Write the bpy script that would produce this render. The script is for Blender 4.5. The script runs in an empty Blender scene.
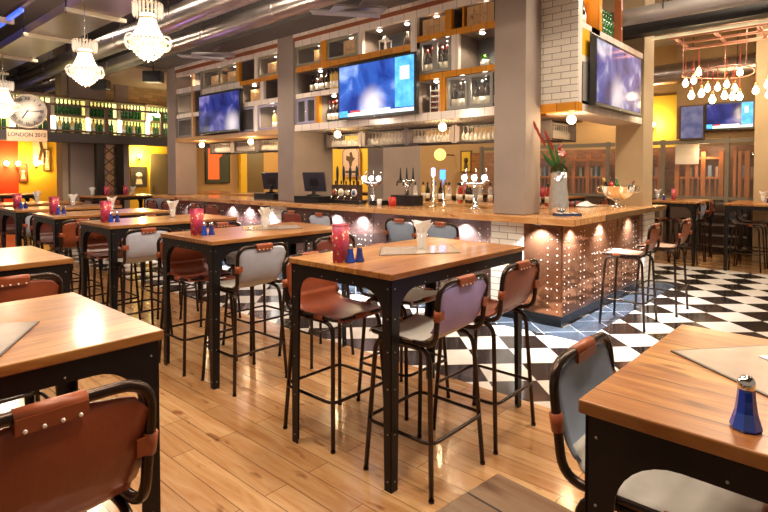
EXPOSURE = 0.1
WORLD = .28
FILL_LAMPS = [(.6, 1.2, 52), (.3, 3.2, 52), (1.6, 2.8, 60), (3.0, 2.2, 69), (2.6, 4.6, 60), (3.4, 6.2, 60), (2.4, 8.4, 60), (3.2, 10.2, 60), (1.6, .2, 60), (6.0, .8, 86), (8.4, .6, 60), (9.8, .9, 85), (6.6, 4.6, 90), (6.6, 8.2, 80), (10.4, 5.5, 69), (10.4, 9.5, 69), (8, -1.2, 69), (4.2, .3, 69), (4.4, 14.8, 43), (9.5, 13.5, 69)]  # added unseen lamps under the ceiling for overall fill
EXTRA = [(3.9, 6.0, 1.9, 5, (.55, .35, 1.)), (3.9, 9.5, 2.0, 8, (.5, .3, 1.))]
import bpy, bmesh, math, random
from mathutils import Vector, Matrix, Euler
random.seed(7)
PI = math.pi
SC = bpy.context.scene
COL = SC.collection

# ------------------------------------------------------------------ materials
def new_mat(name):
    m = bpy.data.materials.new(name); m.use_nodes = True
    nt = m.node_tree; nt.nodes.clear()
    out = nt.nodes.new('ShaderNodeOutputMaterial')
    b = nt.nodes.new('ShaderNodeBsdfPrincipled')
    nt.links.new(b.outputs[0], out.inputs[0])
    return m, nt, b
def N(nt, t, **kw):
    n = nt.nodes.new(t)
    for k, v in kw.items():
        if k.startswith('_'): setattr(n, k[1:], v)
        else:
            n.inputs[k.replace('__', ' ')].default_value = v
    return n
def rgb(c): return (c[0], c[1], c[2], 1.0)
def L(nt, a, b): nt.links.new(a, b)
def plain(name, c, rough=.5, metal=0., var=.12, scale=6., spec=.5, bump=0., bscale=60., coat=0., sheen=0.):
    m, nt, b = new_mat(name)
    b.inputs['Roughness'].default_value = rough; b.inputs['Metallic'].default_value = metal
    b.inputs['Specular IOR Level'].default_value = spec
    if coat: b.inputs['Coat Weight'].default_value = coat; b.inputs['Coat Roughness'].default_value = .12
    tc = N(nt, 'ShaderNodeTexCoord')
    no = N(nt, 'ShaderNodeTexNoise', Scale=scale, Detail=4.); L(nt, tc.outputs['Object'], no.inputs['Vector'])
    mx = N(nt, 'ShaderNodeMix', _data_type='RGBA')
    mx.inputs[6].default_value = rgb([x * (1 - var) for x in c]); mx.inputs[7].default_value = rgb([min(1, x * (1 + var)) for x in c])
    L(nt, no.outputs[0], mx.inputs[0]); L(nt, mx.outputs[2], b.inputs['Base Color'])
    if bump:
        n2 = N(nt, 'ShaderNodeTexNoise', Scale=bscale, Detail=3.); L(nt, tc.outputs['Object'], n2.inputs['Vector'])
        bp = N(nt, 'ShaderNodeBump', Strength=bump, Distance=.01); L(nt, n2.outputs[0], bp.inputs['Height']); L(nt, bp.outputs[0], b.inputs['Normal'])
    return m
def emit(name, c, s, c2=None, scale=4.):
    m, nt, b = new_mat(name)
    b.inputs['Base Color'].default_value = rgb([x * .5 for x in c]); b.inputs['Emission Strength'].default_value = s
    if c2:
        tc = N(nt, 'ShaderNodeTexCoord'); no = N(nt, 'ShaderNodeTexNoise', Scale=scale, Detail=3.); L(nt, tc.outputs['Object'], no.inputs['Vector'])
        cr = N(nt, 'ShaderNodeValToRGB'); cr.color_ramp.elements[0].position = .35; cr.color_ramp.elements[1].position = .68
        cr.color_ramp.elements[0].color = rgb(c); cr.color_ramp.elements[1].color = rgb(c2)
        L(nt, no.outputs[0], cr.inputs[0]); L(nt, cr.outputs[0], b.inputs['Emission Color'])
    else: b.inputs['Emission Color'].default_value = rgb(c)
    return m
def glass(name, c=(1, 1, 1), rough=.03, alpha=.25, em=0.):
    # thin clear glazing: mix of transparency and a glossy coat
    m, nt, b = new_mat(name)
    b.inputs['Base Color'].default_value = rgb(c); b.inputs['Roughness'].default_value = rough
    b.inputs['Alpha'].default_value = alpha; b.inputs['Specular IOR Level'].default_value = .8
    if em: b.inputs['Emission Color'].default_value = rgb(c); b.inputs['Emission Strength'].default_value = em
    return m
def planks(name, c1, c2, c3, along='X', w=.12, ln=None, rough=.35, rnd=True, grain=1., gap=.25, coat=0.):
    m, nt, b = new_mat(name)
    b.inputs['Roughness'].default_value = rough
    if coat: b.inputs['Coat Weight'].default_value = coat; b.inputs['Coat Roughness'].default_value = .1
    tc = N(nt, 'ShaderNodeTexCoord'); sp = N(nt, 'ShaderNodeSeparateXYZ'); L(nt, tc.outputs['Object'], sp.inputs[0])
    cb = N(nt, 'ShaderNodeCombineXYZ')
    a, c = ('X', 'Y') if along == 'X' else ('Y', 'X')
    L(nt, sp.outputs[a], cb.inputs[0]); L(nt, sp.outputs[c], cb.inputs[1]); L(nt, sp.outputs['Z'], cb.inputs[2])
    src = cb.outputs[0]
    if rnd:
        oi = N(nt, 'ShaderNodeObjectInfo'); ad = N(nt, 'ShaderNodeVectorMath', _operation='ADD')
        sc = N(nt, 'ShaderNodeMath', _operation='MULTIPLY'); sc.inputs[1].default_value = 37.; L(nt, oi.outputs['Random'], sc.inputs[0])
        c2_ = N(nt, 'ShaderNodeCombineXYZ'); L(nt, sc.outputs[0], c2_.inputs[0]); L(nt, src, ad.inputs[0]); L(nt, c2_.outputs[0], ad.inputs[1]); src = ad.outputs[0]
    br = N(nt, 'ShaderNodeTexBrick'); L(nt, src, br.inputs['Vector'])
    br.inputs['Scale'].default_value = 1.; br.inputs['Brick Width'].default_value = ln or 5.; br.inputs['Row Height'].default_value = w
    br.inputs['Mortar Size'].default_value = .0024; br.inputs['Mortar Smooth'].default_value = .2; br.inputs['Bias'].default_value = 0.
    br.offset = .37
    br.inputs['Color1'].default_value = rgb(c1); br.inputs['Color2'].default_value = rgb(c2); br.inputs['Mortar'].default_value = rgb([x * gap for x in c1])
    mp = N(nt, 'ShaderNodeMapping'); mp.inputs['Scale'].default_value = (1.6 * grain, 16 * grain, 8 * grain); L(nt, src, mp.inputs[0])
    no = N(nt, 'ShaderNodeTexNoise', Scale=1.6, Detail=6., Roughness=.6, Distortion=1.2); L(nt, mp.outputs[0], no.inputs['Vector'])
    cr = N(nt, 'ShaderNodeValToRGB'); cr.color_ramp.elements[0].position = .36; cr.color_ramp.elements[1].position = .66
    cr.color_ramp.elements[0].color = rgb(c3); cr.color_ramp.elements[1].color = (1, 1, 1, 1); L(nt, no.outputs[0], cr.inputs[0])
    mx = N(nt, 'ShaderNodeMix', _data_type='RGBA', _blend_type='MULTIPLY'); mx.inputs[0].default_value = .85
    L(nt, br.outputs[0], mx.inputs[6]); L(nt, cr.outputs[0], mx.inputs[7])
    # knots
    n3 = N(nt, 'ShaderNodeTexNoise', Scale=4.5, Detail=2.); mp3 = N(nt, 'ShaderNodeMapping'); mp3.inputs['Scale'].default_value = (1., 3.2, 3.2); L(nt, src, mp3.inputs[0]); L(nt, mp3.outputs[0], n3.inputs['Vector'])
    c3r = N(nt, 'ShaderNodeValToRGB'); c3r.color_ramp.elements[0].position = .27; c3r.color_ramp.elements[1].position = .36
    c3r.color_ramp.elements[0].color = (.38, .22, .12, 1); c3r.color_ramp.elements[1].color = (1, 1, 1, 1); L(nt, n3.outputs[0], c3r.inputs[0])
    m2 = N(nt, 'ShaderNodeMix', _data_type='RGBA', _blend_type='MULTIPLY'); m2.inputs[0].default_value = .8
    L(nt, mx.outputs[2], m2.inputs[6]); L(nt, c3r.outputs[0], m2.inputs[7]); L(nt, m2.outputs[2], b.inputs['Base Color'])
    bp = N(nt, 'ShaderNodeBump', Strength=.12, Distance=.004); L(nt, no.outputs[0], bp.inputs['Height']); L(nt, bp.outputs[0], b.inputs['Normal'])
    return m
def bricks(name, c, mortar, plane='YZ', bw=.2, rh=.07, rough=.15, ms=.004, var=.06, off=.5, spec=.5):
    m, nt, b = new_mat(name); b.inputs['Roughness'].default_value = rough
    tc = N(nt, 'ShaderNodeTexCoord'); sp = N(nt, 'ShaderNodeSeparateXYZ'); L(nt, tc.outputs['Object'], sp.inputs[0])
    cb = N(nt, 'ShaderNodeCombineXYZ')
    if plane == 'ANY':
        ad = N(nt, 'ShaderNodeMath', _operation='ADD'); L(nt, sp.outputs['X'], ad.inputs[0]); L(nt, sp.outputs['Y'], ad.inputs[1]); L(nt, ad.outputs[0], cb.inputs[0])
    else: L(nt, sp.outputs[plane[0]], cb.inputs[0])
    L(nt, sp.outputs['Z'], cb.inputs[1])
    br = N(nt, 'ShaderNodeTexBrick'); L(nt, cb.outputs[0], br.inputs['Vector']); br.offset = off
    br.inputs['Scale'].default_value = 1.; br.inputs['Brick Width'].default_value = bw; br.inputs['Row Height'].default_value = rh
    br.inputs['Mortar Size'].default_value = ms; br.inputs['Mortar Smooth'].default_value = .1
    br.inputs['Color1'].default_value = rgb([x * (1 - var) for x in c]); br.inputs['Color2'].default_value = rgb([min(1, x * (1 + var)) for x in c]); br.inputs['Mortar'].default_value = rgb(mortar)
    L(nt, br.outputs[0], b.inputs['Base Color'])
    return m

STEEL = plain('black_steel', (.018, .014, .014), .38, .6, .25, 30)
TUBE = plain('bronzed_black_tube', (.05, .032, .024), .27, .85, .3, 14)
RIVET = plain('bright_rivet', (.85, .8, .75), .3, .3); BOLT = plain('dull_bolt_head', (.35, .32, .3), .35, .6)
CHROME = plain('chrome', (.85, .84, .84), .08, 1.)
LEATHER = plain('tan_brown_leather', (.25, .056, .022), .3, 0, .42, 7, bump=.25, bscale=25)
STRAP = plain('orange_brown_strap', (.27, .06, .018), .38, 0, .25, 30)
OXBLOOD = plain('oxblood_leather', (.20, .045, .03), .38, 0, .3, 8, bump=.2, bscale=25)
CANVAS = plain('pale_grey_canvas', (.52, .50, .46), .75, 0, .12, 20)
DENIM = plain('grey_blue_canvas', (.27, .33, .44), .75, 0, .12, 20)
GREYBLUE = plain('light_blue_grey_canvas', (.44, .46, .56), .72, 0, .14, 18)
VIOLET_LIT = plain('canvas_painted_violet_light', (.42, .34, .70), .7, 0, .14, 12)  # purple light on the canvas back is put into its colour
TOPWOOD = planks('reclaimed_pine_top', (.35, .142, .032), (.51, .25, .068), (.50, .31, .18), 'X', .155, None, .33, coat=.22)
TOPWOODY = planks('reclaimed_pine_top_y', (.60, .27, .09), (.72, .38, .15), (.50, .28, .15), 'Y', .155, None, .27, coat=.35)
BARWOOD = planks('oak_counter_y', (.66, .36, .15), (.74, .44, .2), (.68, .5, .34), 'Y', .11, 1.1, .25, False, coat=.3)
BARWOODX = planks('oak_counter_x', (.66, .36, .15), (.74, .44, .2), (.68, .5, .34), 'X', .11, 1.1, .25, False, coat=.3)
FLOORW = planks('oak_floorboards', (.41, .225, .095), (.57, .35, .17), (.70, .52, .38), 'Y', .135, 1.05, .2, False, .55, .35, coat=.2)
CONC = plain('grey_brown_concrete', (.30, .235, .20), .7, 0, .16, 3.2, bump=.15, bscale=30)
CONCT = plain('tan_concrete', (.40, .30, .21), .7, 0, .16, 2.6, bump=.15, bscale=30)
WTILE = bricks('white_brick_tile', (.82, .76, .68), (.32, .27, .23), 'YZ')
WTILEA = bricks('white_brick_tile_any', (.82, .76, .68), (.32, .27, .23), 'ANY')
WBAND = bricks('white_tile_band', (.84, .74, .66), (.4, .33, .28), 'ANY', .2, 4., off=0.)
OBAND = bricks('orange_tile_band', (.70, .28, .025), (.3, .12, .02), 'ANY', .2, 4., off=0., var=.12)
GREYP = plain('grey_painted_wood', (.25, .235, .22), .45)
VIOLP = plain('violet_grey_paint', (.33, .30, .42), .45)
OLIVE = plain('olive_grey_paint', (.30, .27, .19), .45)
DARKG = plain('slate_grey_panel', (.13, .135, .15), .55)
CRATE = planks('pale_wine_crate', (.66, .43, .22), (.74, .5, .28), (.8, .66, .5), 'X', .09, None, .5)
REDWOOD = plain('red_brown_wood', (.30, .09, .03), .4, 0, .3, 8)
BLACK = plain('black_plastic', (.012, .012, .014), .3)
GLASSP = glass('cabinet_glass', (.6, .6, .58), .03, .05)
CLEAR = glass('drinking_glass', (.95, .93, .9), .02, .28)
DUCT = plain('galvanised_duct', (.46, .40, .38), .28, .95, .25, 5, bump=.5, bscale=9)
DUCTG = plain('matt_grey_duct', (.40, .38, .37), .4, .6, .12, 5)
CEIL = plain('dark_painted_soffit', (.10, .088, .08), .8, 0, .2, 2)
CEILT = plain('tan_plaster_soffit', (.24, .185, .13), .8, 0, .12, 2)
PAPER = plain('white_paper_napkin', (.86, .84, .82), .8)
BLUEG = plain('cobalt_blue_glass', (.012, .055, .42), .12, 0, .2, spec=.8, coat=.5)
BLUEN = plain('navy_blue_glass', (.02, .03, .22), .14, 0, .2, spec=.8, coat=.5)
def menu_mat():
    m, nt, b = new_mat('magenta_printed_card'); b.inputs['Roughness'].default_value = .4
    tc = N(nt, 'ShaderNodeTexCoord'); v = N(nt, 'ShaderNodeTexVoronoi', Scale=38.); L(nt, tc.outputs['Object'], v.inputs['Vector'])
    cr = N(nt, 'ShaderNodeValToRGB'); e = cr.color_ramp.elements
    e[0].position = .2; e[0].color = (1., .75, .5, 1); e[1].position = .45; e[1].color = (.55, .05, .10, 1)
    n = e.new(.3); n.color = (.62, .10, .08, 1)
    L(nt, v.outputs[0], cr.inputs[0]); 
    no = N(nt, 'ShaderNodeTexNoise', Scale=14.); L(nt, tc.outputs['Object'], no.inputs['Vector'])
    c2 = N(nt, 'ShaderNodeValToRGB'); c2.color_ramp.elements[0].position = .42; c2.color_ramp.elements[1].position = .5; L(nt, no.outputs[0], c2.inputs[0])
    mx = N(nt, 'ShaderNodeMix', _data_type='RGBA'); mx.inputs[6].default_value = (.40, .03, .11, 1); L(nt, cr.outputs[0], mx.inputs[7]); L(nt, c2.outputs[0], mx.inputs[0])
    L(nt, mx.outputs[2], b.inputs['Base Color']); return m
MENU = menu_mat()
MAT_SHEET = plain('printed_menu_sheet', (.50, .42, .36), .12, 0, .25, 9, coat=.6)
def copper_mat(name, c, r):
    m, nt, b = new_mat(name); b.inputs['Metallic'].default_value = .85; b.inputs['Roughness'].default_value = r
    tc = N(nt, 'ShaderNodeTexCoord'); mp = N(nt, 'ShaderNodeMapping'); mp.inputs['Scale'].default_value = (7, 7, .7); L(nt, tc.outputs['Object'], mp.inputs[0])
    no = N(nt, 'ShaderNodeTexNoise', Scale=1.3, Detail=4.); L(nt, mp.outputs[0], no.inputs['Vector'])
    mx = N(nt, 'ShaderNodeMix', _data_type='RGBA'); mx.inputs[6].default_value = rgb([x * .6 for x in c]); mx.inputs[7].default_value = rgb(c)
    L(nt, no.outputs[0], mx.inputs[0]); L(nt, mx.outputs[2], b.inputs['Base Color'])
    n2 = N(nt, 'ShaderNodeTexNoise', Scale=3.2, Detail=2.); L(nt, tc.outputs['Object'], n2.inputs['Vector'])
    bp = N(nt, 'ShaderNodeBump', Strength=.35, Distance=.03); L(nt, n2.outputs[0], bp.inputs['Height']); L(nt, bp.outputs[0], b.inputs['Normal'])
    return m
COPPER = copper_mat('riveted_copper', (.50, .225, .12), .11)
COPPERD = copper_mat('mauve_copper', (.42, .28, .26), .2)  # mauve variant for the long wing panels
def checker_mat():
    m, nt, b = new_mat('black_white_checker_tiles')
    tc = N(nt, 'ShaderNodeTexCoord'); mp = N(nt, 'ShaderNodeMapping', _vector_type='TEXTURE')
    L(nt, tc.outputs['Object'], mp.inputs[0])
    S = .3605; u0, v0 = 3.865, 1.34; s = 2 ** .5
    # u=(x+y)/s runs along the diagonal, v=(x-y)/s
    mp.inputs['Location'].default_value = ((u0 + v0) / s, (u0 - v0) / s, 0); mp.inputs['Rotation'].default_value = (0, 0, -PI / 4); mp.inputs['Scale'].default_value = (S, S, 1)
    ck = N(nt, 'ShaderNodeTexChecker', Scale=1.); ck.inputs['Color1'].default_value = (.78, .72, .66, 1); ck.inputs['Color2'].default_value = (.022, .016, .014, 1)
    ofs = N(nt, 'ShaderNodeVectorMath', _operation='ADD'); ofs.inputs[1].default_value = (101, 101, .5); L(nt, mp.outputs[0], ofs.inputs[0]); L(nt, ofs.outputs[0], ck.inputs['Vector'])
    no = N(nt, 'ShaderNodeTexNoise', Scale=2.2, Detail=3.); L(nt, tc.outputs['Object'], no.inputs['Vector'])
    mx = N(nt, 'ShaderNodeMix', _data_type='RGBA', _blend_type='MULTIPLY'); mx.inputs[0].default_value = .35
    L(nt, ck.outputs[0], mx.inputs[6]); L(nt, no.outputs[0], mx.inputs[7]); L(nt, mx.outputs[2], b.inputs['Base Color'])
    b.inputs['Roughness'].default_value = .13
    return m
CHECK = checker_mat()
SLATE = bricks('blue_slate_tiles', (.05, .06, .08), (.5, .5, .52), 'YZ', .3, .3, .18)
def slate_mat():
    m, nt, b = new_mat('slate_border_tiles'); b.inputs['Roughness'].default_value = .15
    tc = N(nt, 'ShaderNodeTexCoord'); mp = N(nt, 'ShaderNodeMapping'); mp.inputs['Rotation'].default_value = (0, 0, PI / 4); L(nt, tc.outputs['Object'], mp.inputs[0])
    br = N(nt, 'ShaderNodeTexBrick'); L(nt, mp.outputs[0], br.inputs['Vector']); br.offset = 0
    for k, v in (('Scale', 1.), ('Brick Width', .36), ('Row Height', .36), ('Mortar Size', .004)): br.inputs[k].default_value = v
    br.inputs['Color1'].default_value = (.035, .05, .075, 1); br.inputs['Color2'].default_value = (.06, .075, .10, 1); br.inputs['Mortar'].default_value = (.45, .46, .5, 1)
    L(nt, br.outputs[0], b.inputs['Base Color']); return m
SLATEB = slate_mat()

# ------------------------------------------------------------------ mesh builder
class MB:
    def __init__(s): s.v = []; s.f = []; s.m = []; s.s = []
    def add(s, vs, fs, mi=0, sm=False):
        o = len(s.v); s.v += [tuple(x) for x in vs]
        for f in fs: s.f.append(tuple(o + i for i in f)); s.m.append(mi); s.s.append(sm)
        return s
    def box(s, x0, x1, y0, y1, z0, z1, mi=0):
        x0, x1 = sorted((x0, x1)); y0, y1 = sorted((y0, y1)); z0, z1 = sorted((z0, z1))
        vs = [(x, y, z) for z in (z0, z1) for (x, y) in ((x0, y0), (x1, y0), (x1, y1), (x0, y1))]
        return s.add(vs, [(3, 2, 1, 0), (4, 5, 6, 7), (0, 1, 5, 4), (1, 2, 6, 5), (2, 3, 7, 6), (3, 0, 4, 7)], mi)
    def obox(s, M, hx, hy, hz, mi=0):   # oriented box
        vs = [M @ Vector((x, y, z)) for z in (-hz, hz) for (x, y) in ((-hx, -hy), (hx, -hy), (hx, hy), (-hx, hy))]
        return s.add(vs, [(3, 2, 1, 0), (4, 5, 6, 7), (0, 1, 5, 4), (1, 2, 6, 5), (2, 3, 7, 6), (3, 0, 4, 7)], mi)
    def tube(s, pts, r, seg=8, closed=False, mi=0, cap=True, rs=None):
        P = [Vector(p) for p in pts]; n = len(P); rings = []
        up = None
        for i in range(n):
            if closed: t = P[(i + 1) % n] - P[i - 1]
            else: t = P[min(i + 1, n - 1)] - P[max(i - 1, 0)]
            t.normalize()
            if up is None:
                up = Vector((0, 0, 1)) if abs(t.z) < .9 else Vector((1, 0, 0))
            a = t.cross(up)
            if a.length < 1e-4: a = t.cross(Vector((0, 1, .3)))
            a.normalize(); up = a.cross(t).normalized()
            rr = rs[i] if rs else r
            rings.append([P[i] + (a * math.cos(k * 2 * PI / seg) + up * math.sin(k * 2 * PI / seg)) * rr for k in range(seg)])
        vs = [v for R in rings for v in R]; fs = []
        for i in range(n if closed else n - 1):
            j = (i + 1) % n
            sh = 0
            if closed and j == 0:  # match seam twist
                d = [(rings[0][k] - rings[i][0]).length for k in range(seg)]; sh = d.index(min(d))
            for k in range(seg):
                k2 = (k + 1) % seg
                fs.append((i * seg + k, j * seg + (k + sh) % seg, j * seg + (k2 + sh) % seg, i * seg + k2))
        if cap and not closed:
            fs.append(tuple(range(seg))); fs.append(tuple(reversed(range((n - 1) * seg, n * seg))))
        return s.add(vs, fs, mi, True)
    def lathe(s, prof, c=(0, 0, 0), seg=16, mi=0, sm=True, ax='Z', ribs=0, amp=0.):
        vs = []
        for (r, z) in prof:
            for k in range(seg):
                a = 2 * PI * k / seg; q = r * (1 + (amp * math.cos(ribs * a) if ribs else 0))
                if ax == 'Z': vs.append((c[0] + q * math.cos(a), c[1] + q * math.sin(a), c[2] + z))
                elif ax == 'X': vs.append((c[0] + z, c[1] + q * math.cos(a), c[2] + q * math.sin(a)))
                else: vs.append((c[0] + q * math.cos(a), c[1] + z, c[2] - q * math.sin(a)))
        fs = [(i * seg + k, i * seg + (k + 1) % seg, (i + 1) * seg + (k + 1) % seg, (i + 1) * seg + k) for i in range(len(prof) - 1) for k in range(seg)]
        if prof[0][0] > 1e-5: fs.append(tuple(reversed(range(seg))))
        if prof[-1][0] > 1e-5: fs.append(tuple(range((len(prof) - 1) * seg, len(prof) * seg)))
        return s.add(vs, fs, mi, sm)
    def sph(s, c, r, seg=10, mi=0, sz=1.):
        n = seg // 2 + 1
        return s.lathe([(r * math.sin(PI * i / n), -r * sz * math.cos(PI * i / n)) for i in range(n + 1)], c, seg, mi)
    def prism(s, outline, frm, to, plane='XZ', mi=0):
        # outline 2-D points extruded between frm and to on the third axis
        n = len(outline)
        def q(p, t):
            if plane == 'XZ': return (p[0], t, p[1])
            if plane == 'YZ': return (t, p[0], p[1])
            return (p[0], p[1], t)
        vs = [q(p, frm) for p in outline] + [q(p, to) for p in outline]
        fs = [tuple(range(n)), tuple(reversed(range(n, 2 * n)))] + [(i, i + n, (i + 1) % n + n, (i + 1) % n) for i in range(n)]
        return s.add(vs, fs, mi)
    def xform(s, M):
        s.v = [tuple(M @ Vector(v)) for v in s.v]; return s
    def shift(s, d): s.v = [(a + d[0], b + d[1], c + d[2]) for a, b, c in s.v]; return s
    def build(s, name, mats, parent=None, world=False, bevel=0., fix=True):
        if not isinstance(mats, (list, tuple)): mats = [mats]
        if world and parent is not None:
            o = WLOC[parent.name]; s.shift((-o[0], -o[1], -o[2]))
        me = bpy.data.meshes.new(name); me.from_pydata(s.v, [], s.f)
        for m in mats: me.materials.append(m)
        me.polygons.foreach_set('material_index', s.m); me.polygons.foreach_set('use_smooth', s.s)
        if fix:
            bm = bmesh.new(); bm.from_mesh(me); bmesh.ops.recalc_face_normals(bm, faces=bm.faces); bm.to_mesh(me); bm.free()
        me.update()
        o = bpy.data.objects.new(name, me); COL.objects.link(o)
        if parent is not None: o.parent = parent
        if bevel:
            b = o.modifiers.new('Bevel', 'BEVEL'); b.width = bevel; b.segments = 2; b.limit_method = 'ANGLE'
        return o
WLOC = {}
def tag(o, label, cat, group=None):
    o['label'] = label; o['category'] = cat
    if group: o['group'] = group
    return o
def thing(name, label, cat, loc=(0, 0, 0), rz=0, group=None):
    o = bpy.data.objects.new(name, None); COL.objects.link(o); o.location = loc; o.rotation_euler = (0, 0, rz)
    o.empty_display_size = .1; WLOC[o.name] = loc
    return tag(o, label, cat, group)
def one(name, mb, mats, label, cat, loc=None, group=None, bevel=0., rz=0, center=True):
    # a single-mesh thing; world-space mesh re-centred on its base
    xs = [v[0] for v in mb.v]; ys = [v[1] for v in mb.v]; zs = [v[2] for v in mb.v]
    if loc is None:
        c = ((min(xs) + max(xs)) / 2, (min(ys) + max(ys)) / 2, min(zs)); mb.shift((-c[0], -c[1], -c[2])); loc = c
    o = mb.build(name, mats, None, bevel=bevel); o.location = loc; o.rotation_euler = (0, 0, rz)
    return tag(o, label, cat, group)
def struct(name, mb, mats, bevel=0., parent=None):
    o = mb.build(name, mats, parent, bevel=bevel)
    if parent is None: o['kind'] = 'structure'
    return o
KIDS = {}
def kids(o):
    if o.name not in KIDS: KIDS[o.name] = list(o.children)
    return KIDS[o.name]
def dup(root, loc, rz=None, label=None, group=None, scale=None, cat=None):
    r = root.copy(); COL.objects.link(r); r.location = loc
    if rz is not None: r.rotation_euler = (0, 0, rz)
    if scale: r.scale = scale if isinstance(scale, tuple) else (scale,) * 3
    if label: r['label'] = label
    if group: r['group'] = group
    for ch in kids(root):
        c = ch.copy(); COL.objects.link(c); c.parent = r
        for g in kids(ch):
            d = g.copy(); COL.objects.link(d); d.parent = c
    return r
def text_mb(txt, size, depth, M, mat_i=0):
    cu = bpy.data.curves.new('t', 'FONT'); cu.body = txt; cu.size = size; cu.extrude = depth; cu.offset = size * .018; cu.align_x = 'CENTER'; cu.align_y = 'CENTER'; cu.resolution_u = 3
    ob = bpy.data.objects.new('t', cu); COL.objects.link(ob)
    dg = bpy.context.evaluated_depsgraph_get(); me = bpy.data.meshes.new_from_object(ob.evaluated_get(dg))
    mb = MB(); mb.add([M @ v.co for v in me.vertices], [tuple(p.vertices) for p in me.polygons], mat_i)
    bpy.data.objects.remove(ob); bpy.data.curves.remove(cu); bpy.data.meshes.remove(me)
    return mb
def arc(cx, cy, r, a0, a1, n=5): return [(cx + r * math.cos(a0 + (a1 - a0) * i / n), cy + r * math.sin(a0 + (a1 - a0) * i / n)) for i in range(n + 1)]
def rpath(pts, r, n=4, closed=False):
    # polyline with rounded corners
    P = [Vector(p) for p in pts]; out = []; N_ = len(P)
    for i in range(N_):
        if not closed and i in (0, N_ - 1): out.append(P[i]); continue
        a = P[i - 1] - P[i]; b = P[(i + 1) % N_] - P[i]; rr = min(r, a.length * .49, b.length * .49)
        p0 = P[i] + a.normalized() * rr; p1 = P[i] + b.normalized() * rr
        for k in range(n + 1):
            t = k / n; out.append(p0 * (1 - t) ** 2 + P[i] * 2 * t * (1 - t) + p1 * t * t)
    return out
# ------------------------------------------------------------------ camera
cam = bpy.data.objects.new('camera', bpy.data.cameras.new('camera')); COL.objects.link(cam)
cam.data.sensor_width = 36.; cam.data.lens = 535. * 36 / 768; cam.data.clip_start = .05; cam.data.clip_end = 200
az = math.atan2(481, 535); pitch = math.radians(1.6)
cam.location = (0, 0, 1.54); cam.rotation_euler = (PI / 2 - pitch, 0, az - PI / 2)
cam.data.shift_y = -(256 - 188) / 768.
SC.camera = cam
SC.view_settings.view_transform = 'Standard'; SC.view_settings.look = 'None'; SC.view_settings.gamma = 1.; SC.view_settings.use_curve_mapping = False
SC.view_settings.exposure = EXPOSURE

# ------------------------------------------------------------------ setting
b = MB(); b.box(-3, 3.3, -4, 19, -.1, 0); struct('floor', b, FLOORW)
b = MB(); b.box(9.9, 14, -4, 19, -.1, 0); b.box(3.3, 9.9, 12, 19, -.1, 0); struct('floor', b, FLOORW)
b = MB(); b.box(3.3, 9.9, -4, 12, -.1, 0); struct('floor', b, CHECK)
b = MB(); b.box(4.80, 5.1, 1.90, 10.6, 0, .003); b.box(5.1, 8.3, 1.90, 2.2, 0, .003); struct('floor', b, SLATEB)
ZC = 4.35
b = MB(); b.box(-3, 4.5, -4, 19, ZC, ZC + .1); b.box(4.5, 6.2, -4, 12, ZC, ZC + .1); struct('ceiling', b, CEIL)
b = MB(); b.box(4.5, 6.2, 12, 19, ZC, ZC + .1); struct('ceiling', b, CEILT)
b = MB(); b.box(6.2, 14, -4, 19, ZC, ZC + .1); struct('ceiling', b, CEILT)
# bulkhead beam running over the left wing gantry
b = MB(); b.box(4.75, 5.22, 1.2, 19, 3.66, ZC); struct('ceiling', b, CEIL)
YEL = plain('ochre_yellow_paint', (.80, .50, .035), .6, 0, .08, 1.2)
RED = plain('vermilion_red_paint', (.72, .05, .01), .6, 0, .1, 1.2)
BRNW = plain('brown_plaster', (.24, .14, .06), .7, 0, .15, 2)
TANW = plain('warm_tan_paint', (.46, .28, .12), .7, 0, .1, 1.5)
BRK = bricks('tan_brickwork', (.55, .36, .16), (.35, .24, .13), 'ANY', .22, .075, .7, var=.2)
DOORB = plain('olive_brown_door_paint', (.14, .095, .05), .5)
b = MB(); b.box(1.5, 4.15, 17, 17.15, 0, ZC); struct('wall_far', b, RED)
b = MB(); b.box(4.15, 9.2, 17, 17.15, 0, ZC); struct('wall_far', b, YEL)
b = MB(); b.box(9.2, 13.1, 17, 17.15, 0, ZC); struct('wall_far', b, TANW)
b = MB(); b.box(13, 13.15, 11.6, 17, 0, ZC); struct('wall_right', b, YEL)
b = MB(); b.box(13, 13.15, -4, 11.6, 0, ZC); struct('wall_right', b, TANW)
b = MB(); b.box(13.0 - .03, 13.0, 3.0, 4.2, 2.1, 3.25); struct('wall_right', b, YEL)
# doors on the yellow wall
for x0, x1 in ((6.52, 6.92), (7.72, 8.45)):
    d = MB(); d.box(x0, x1, 16.94, 17, 0, 2.15); o = struct('door_1' if x0 < 7 else 'door_2', d, DOORB)
    h = MB(); h.box(x0 + .05, x0 + .08, 16.9, 16.94, .95, 1.15); h.build('door_handle', CHROME, o)
# concrete columns
def column(x0, x1, y0, y1, m=CONC, z0=0, z1=ZC):
    b = MB(); b.box(x0, x1, y0, y1, z0, z1); return struct('wall_column', b, m, .008)
column(5.1, 5.45, 2.62, 2.99, z0=1.103)
column(5.22, 6.04, 6.57, 6.97, z0=1.103)
column(5.22, 5.68, 10.34, 10.69, z0=1.103)
column(7.12, 8.2, 6.42, 6.81)
CONCTT = plain('sandy_concrete', (.40, .285, .16), .7, 0, .14, 3, bump=.15, bscale=30)
column(7.6, 8.04, 2.2, 2.56, CONCTT, 0)
column(11.2, 11.9, .2, 1.44, CONCTT)
column(4.15, 4.9, 13, 13.6); column(5.12, 5.42, 13, 13.6); column(4.02, 4.14, 13.1, 13.5, CONCT)
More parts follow.
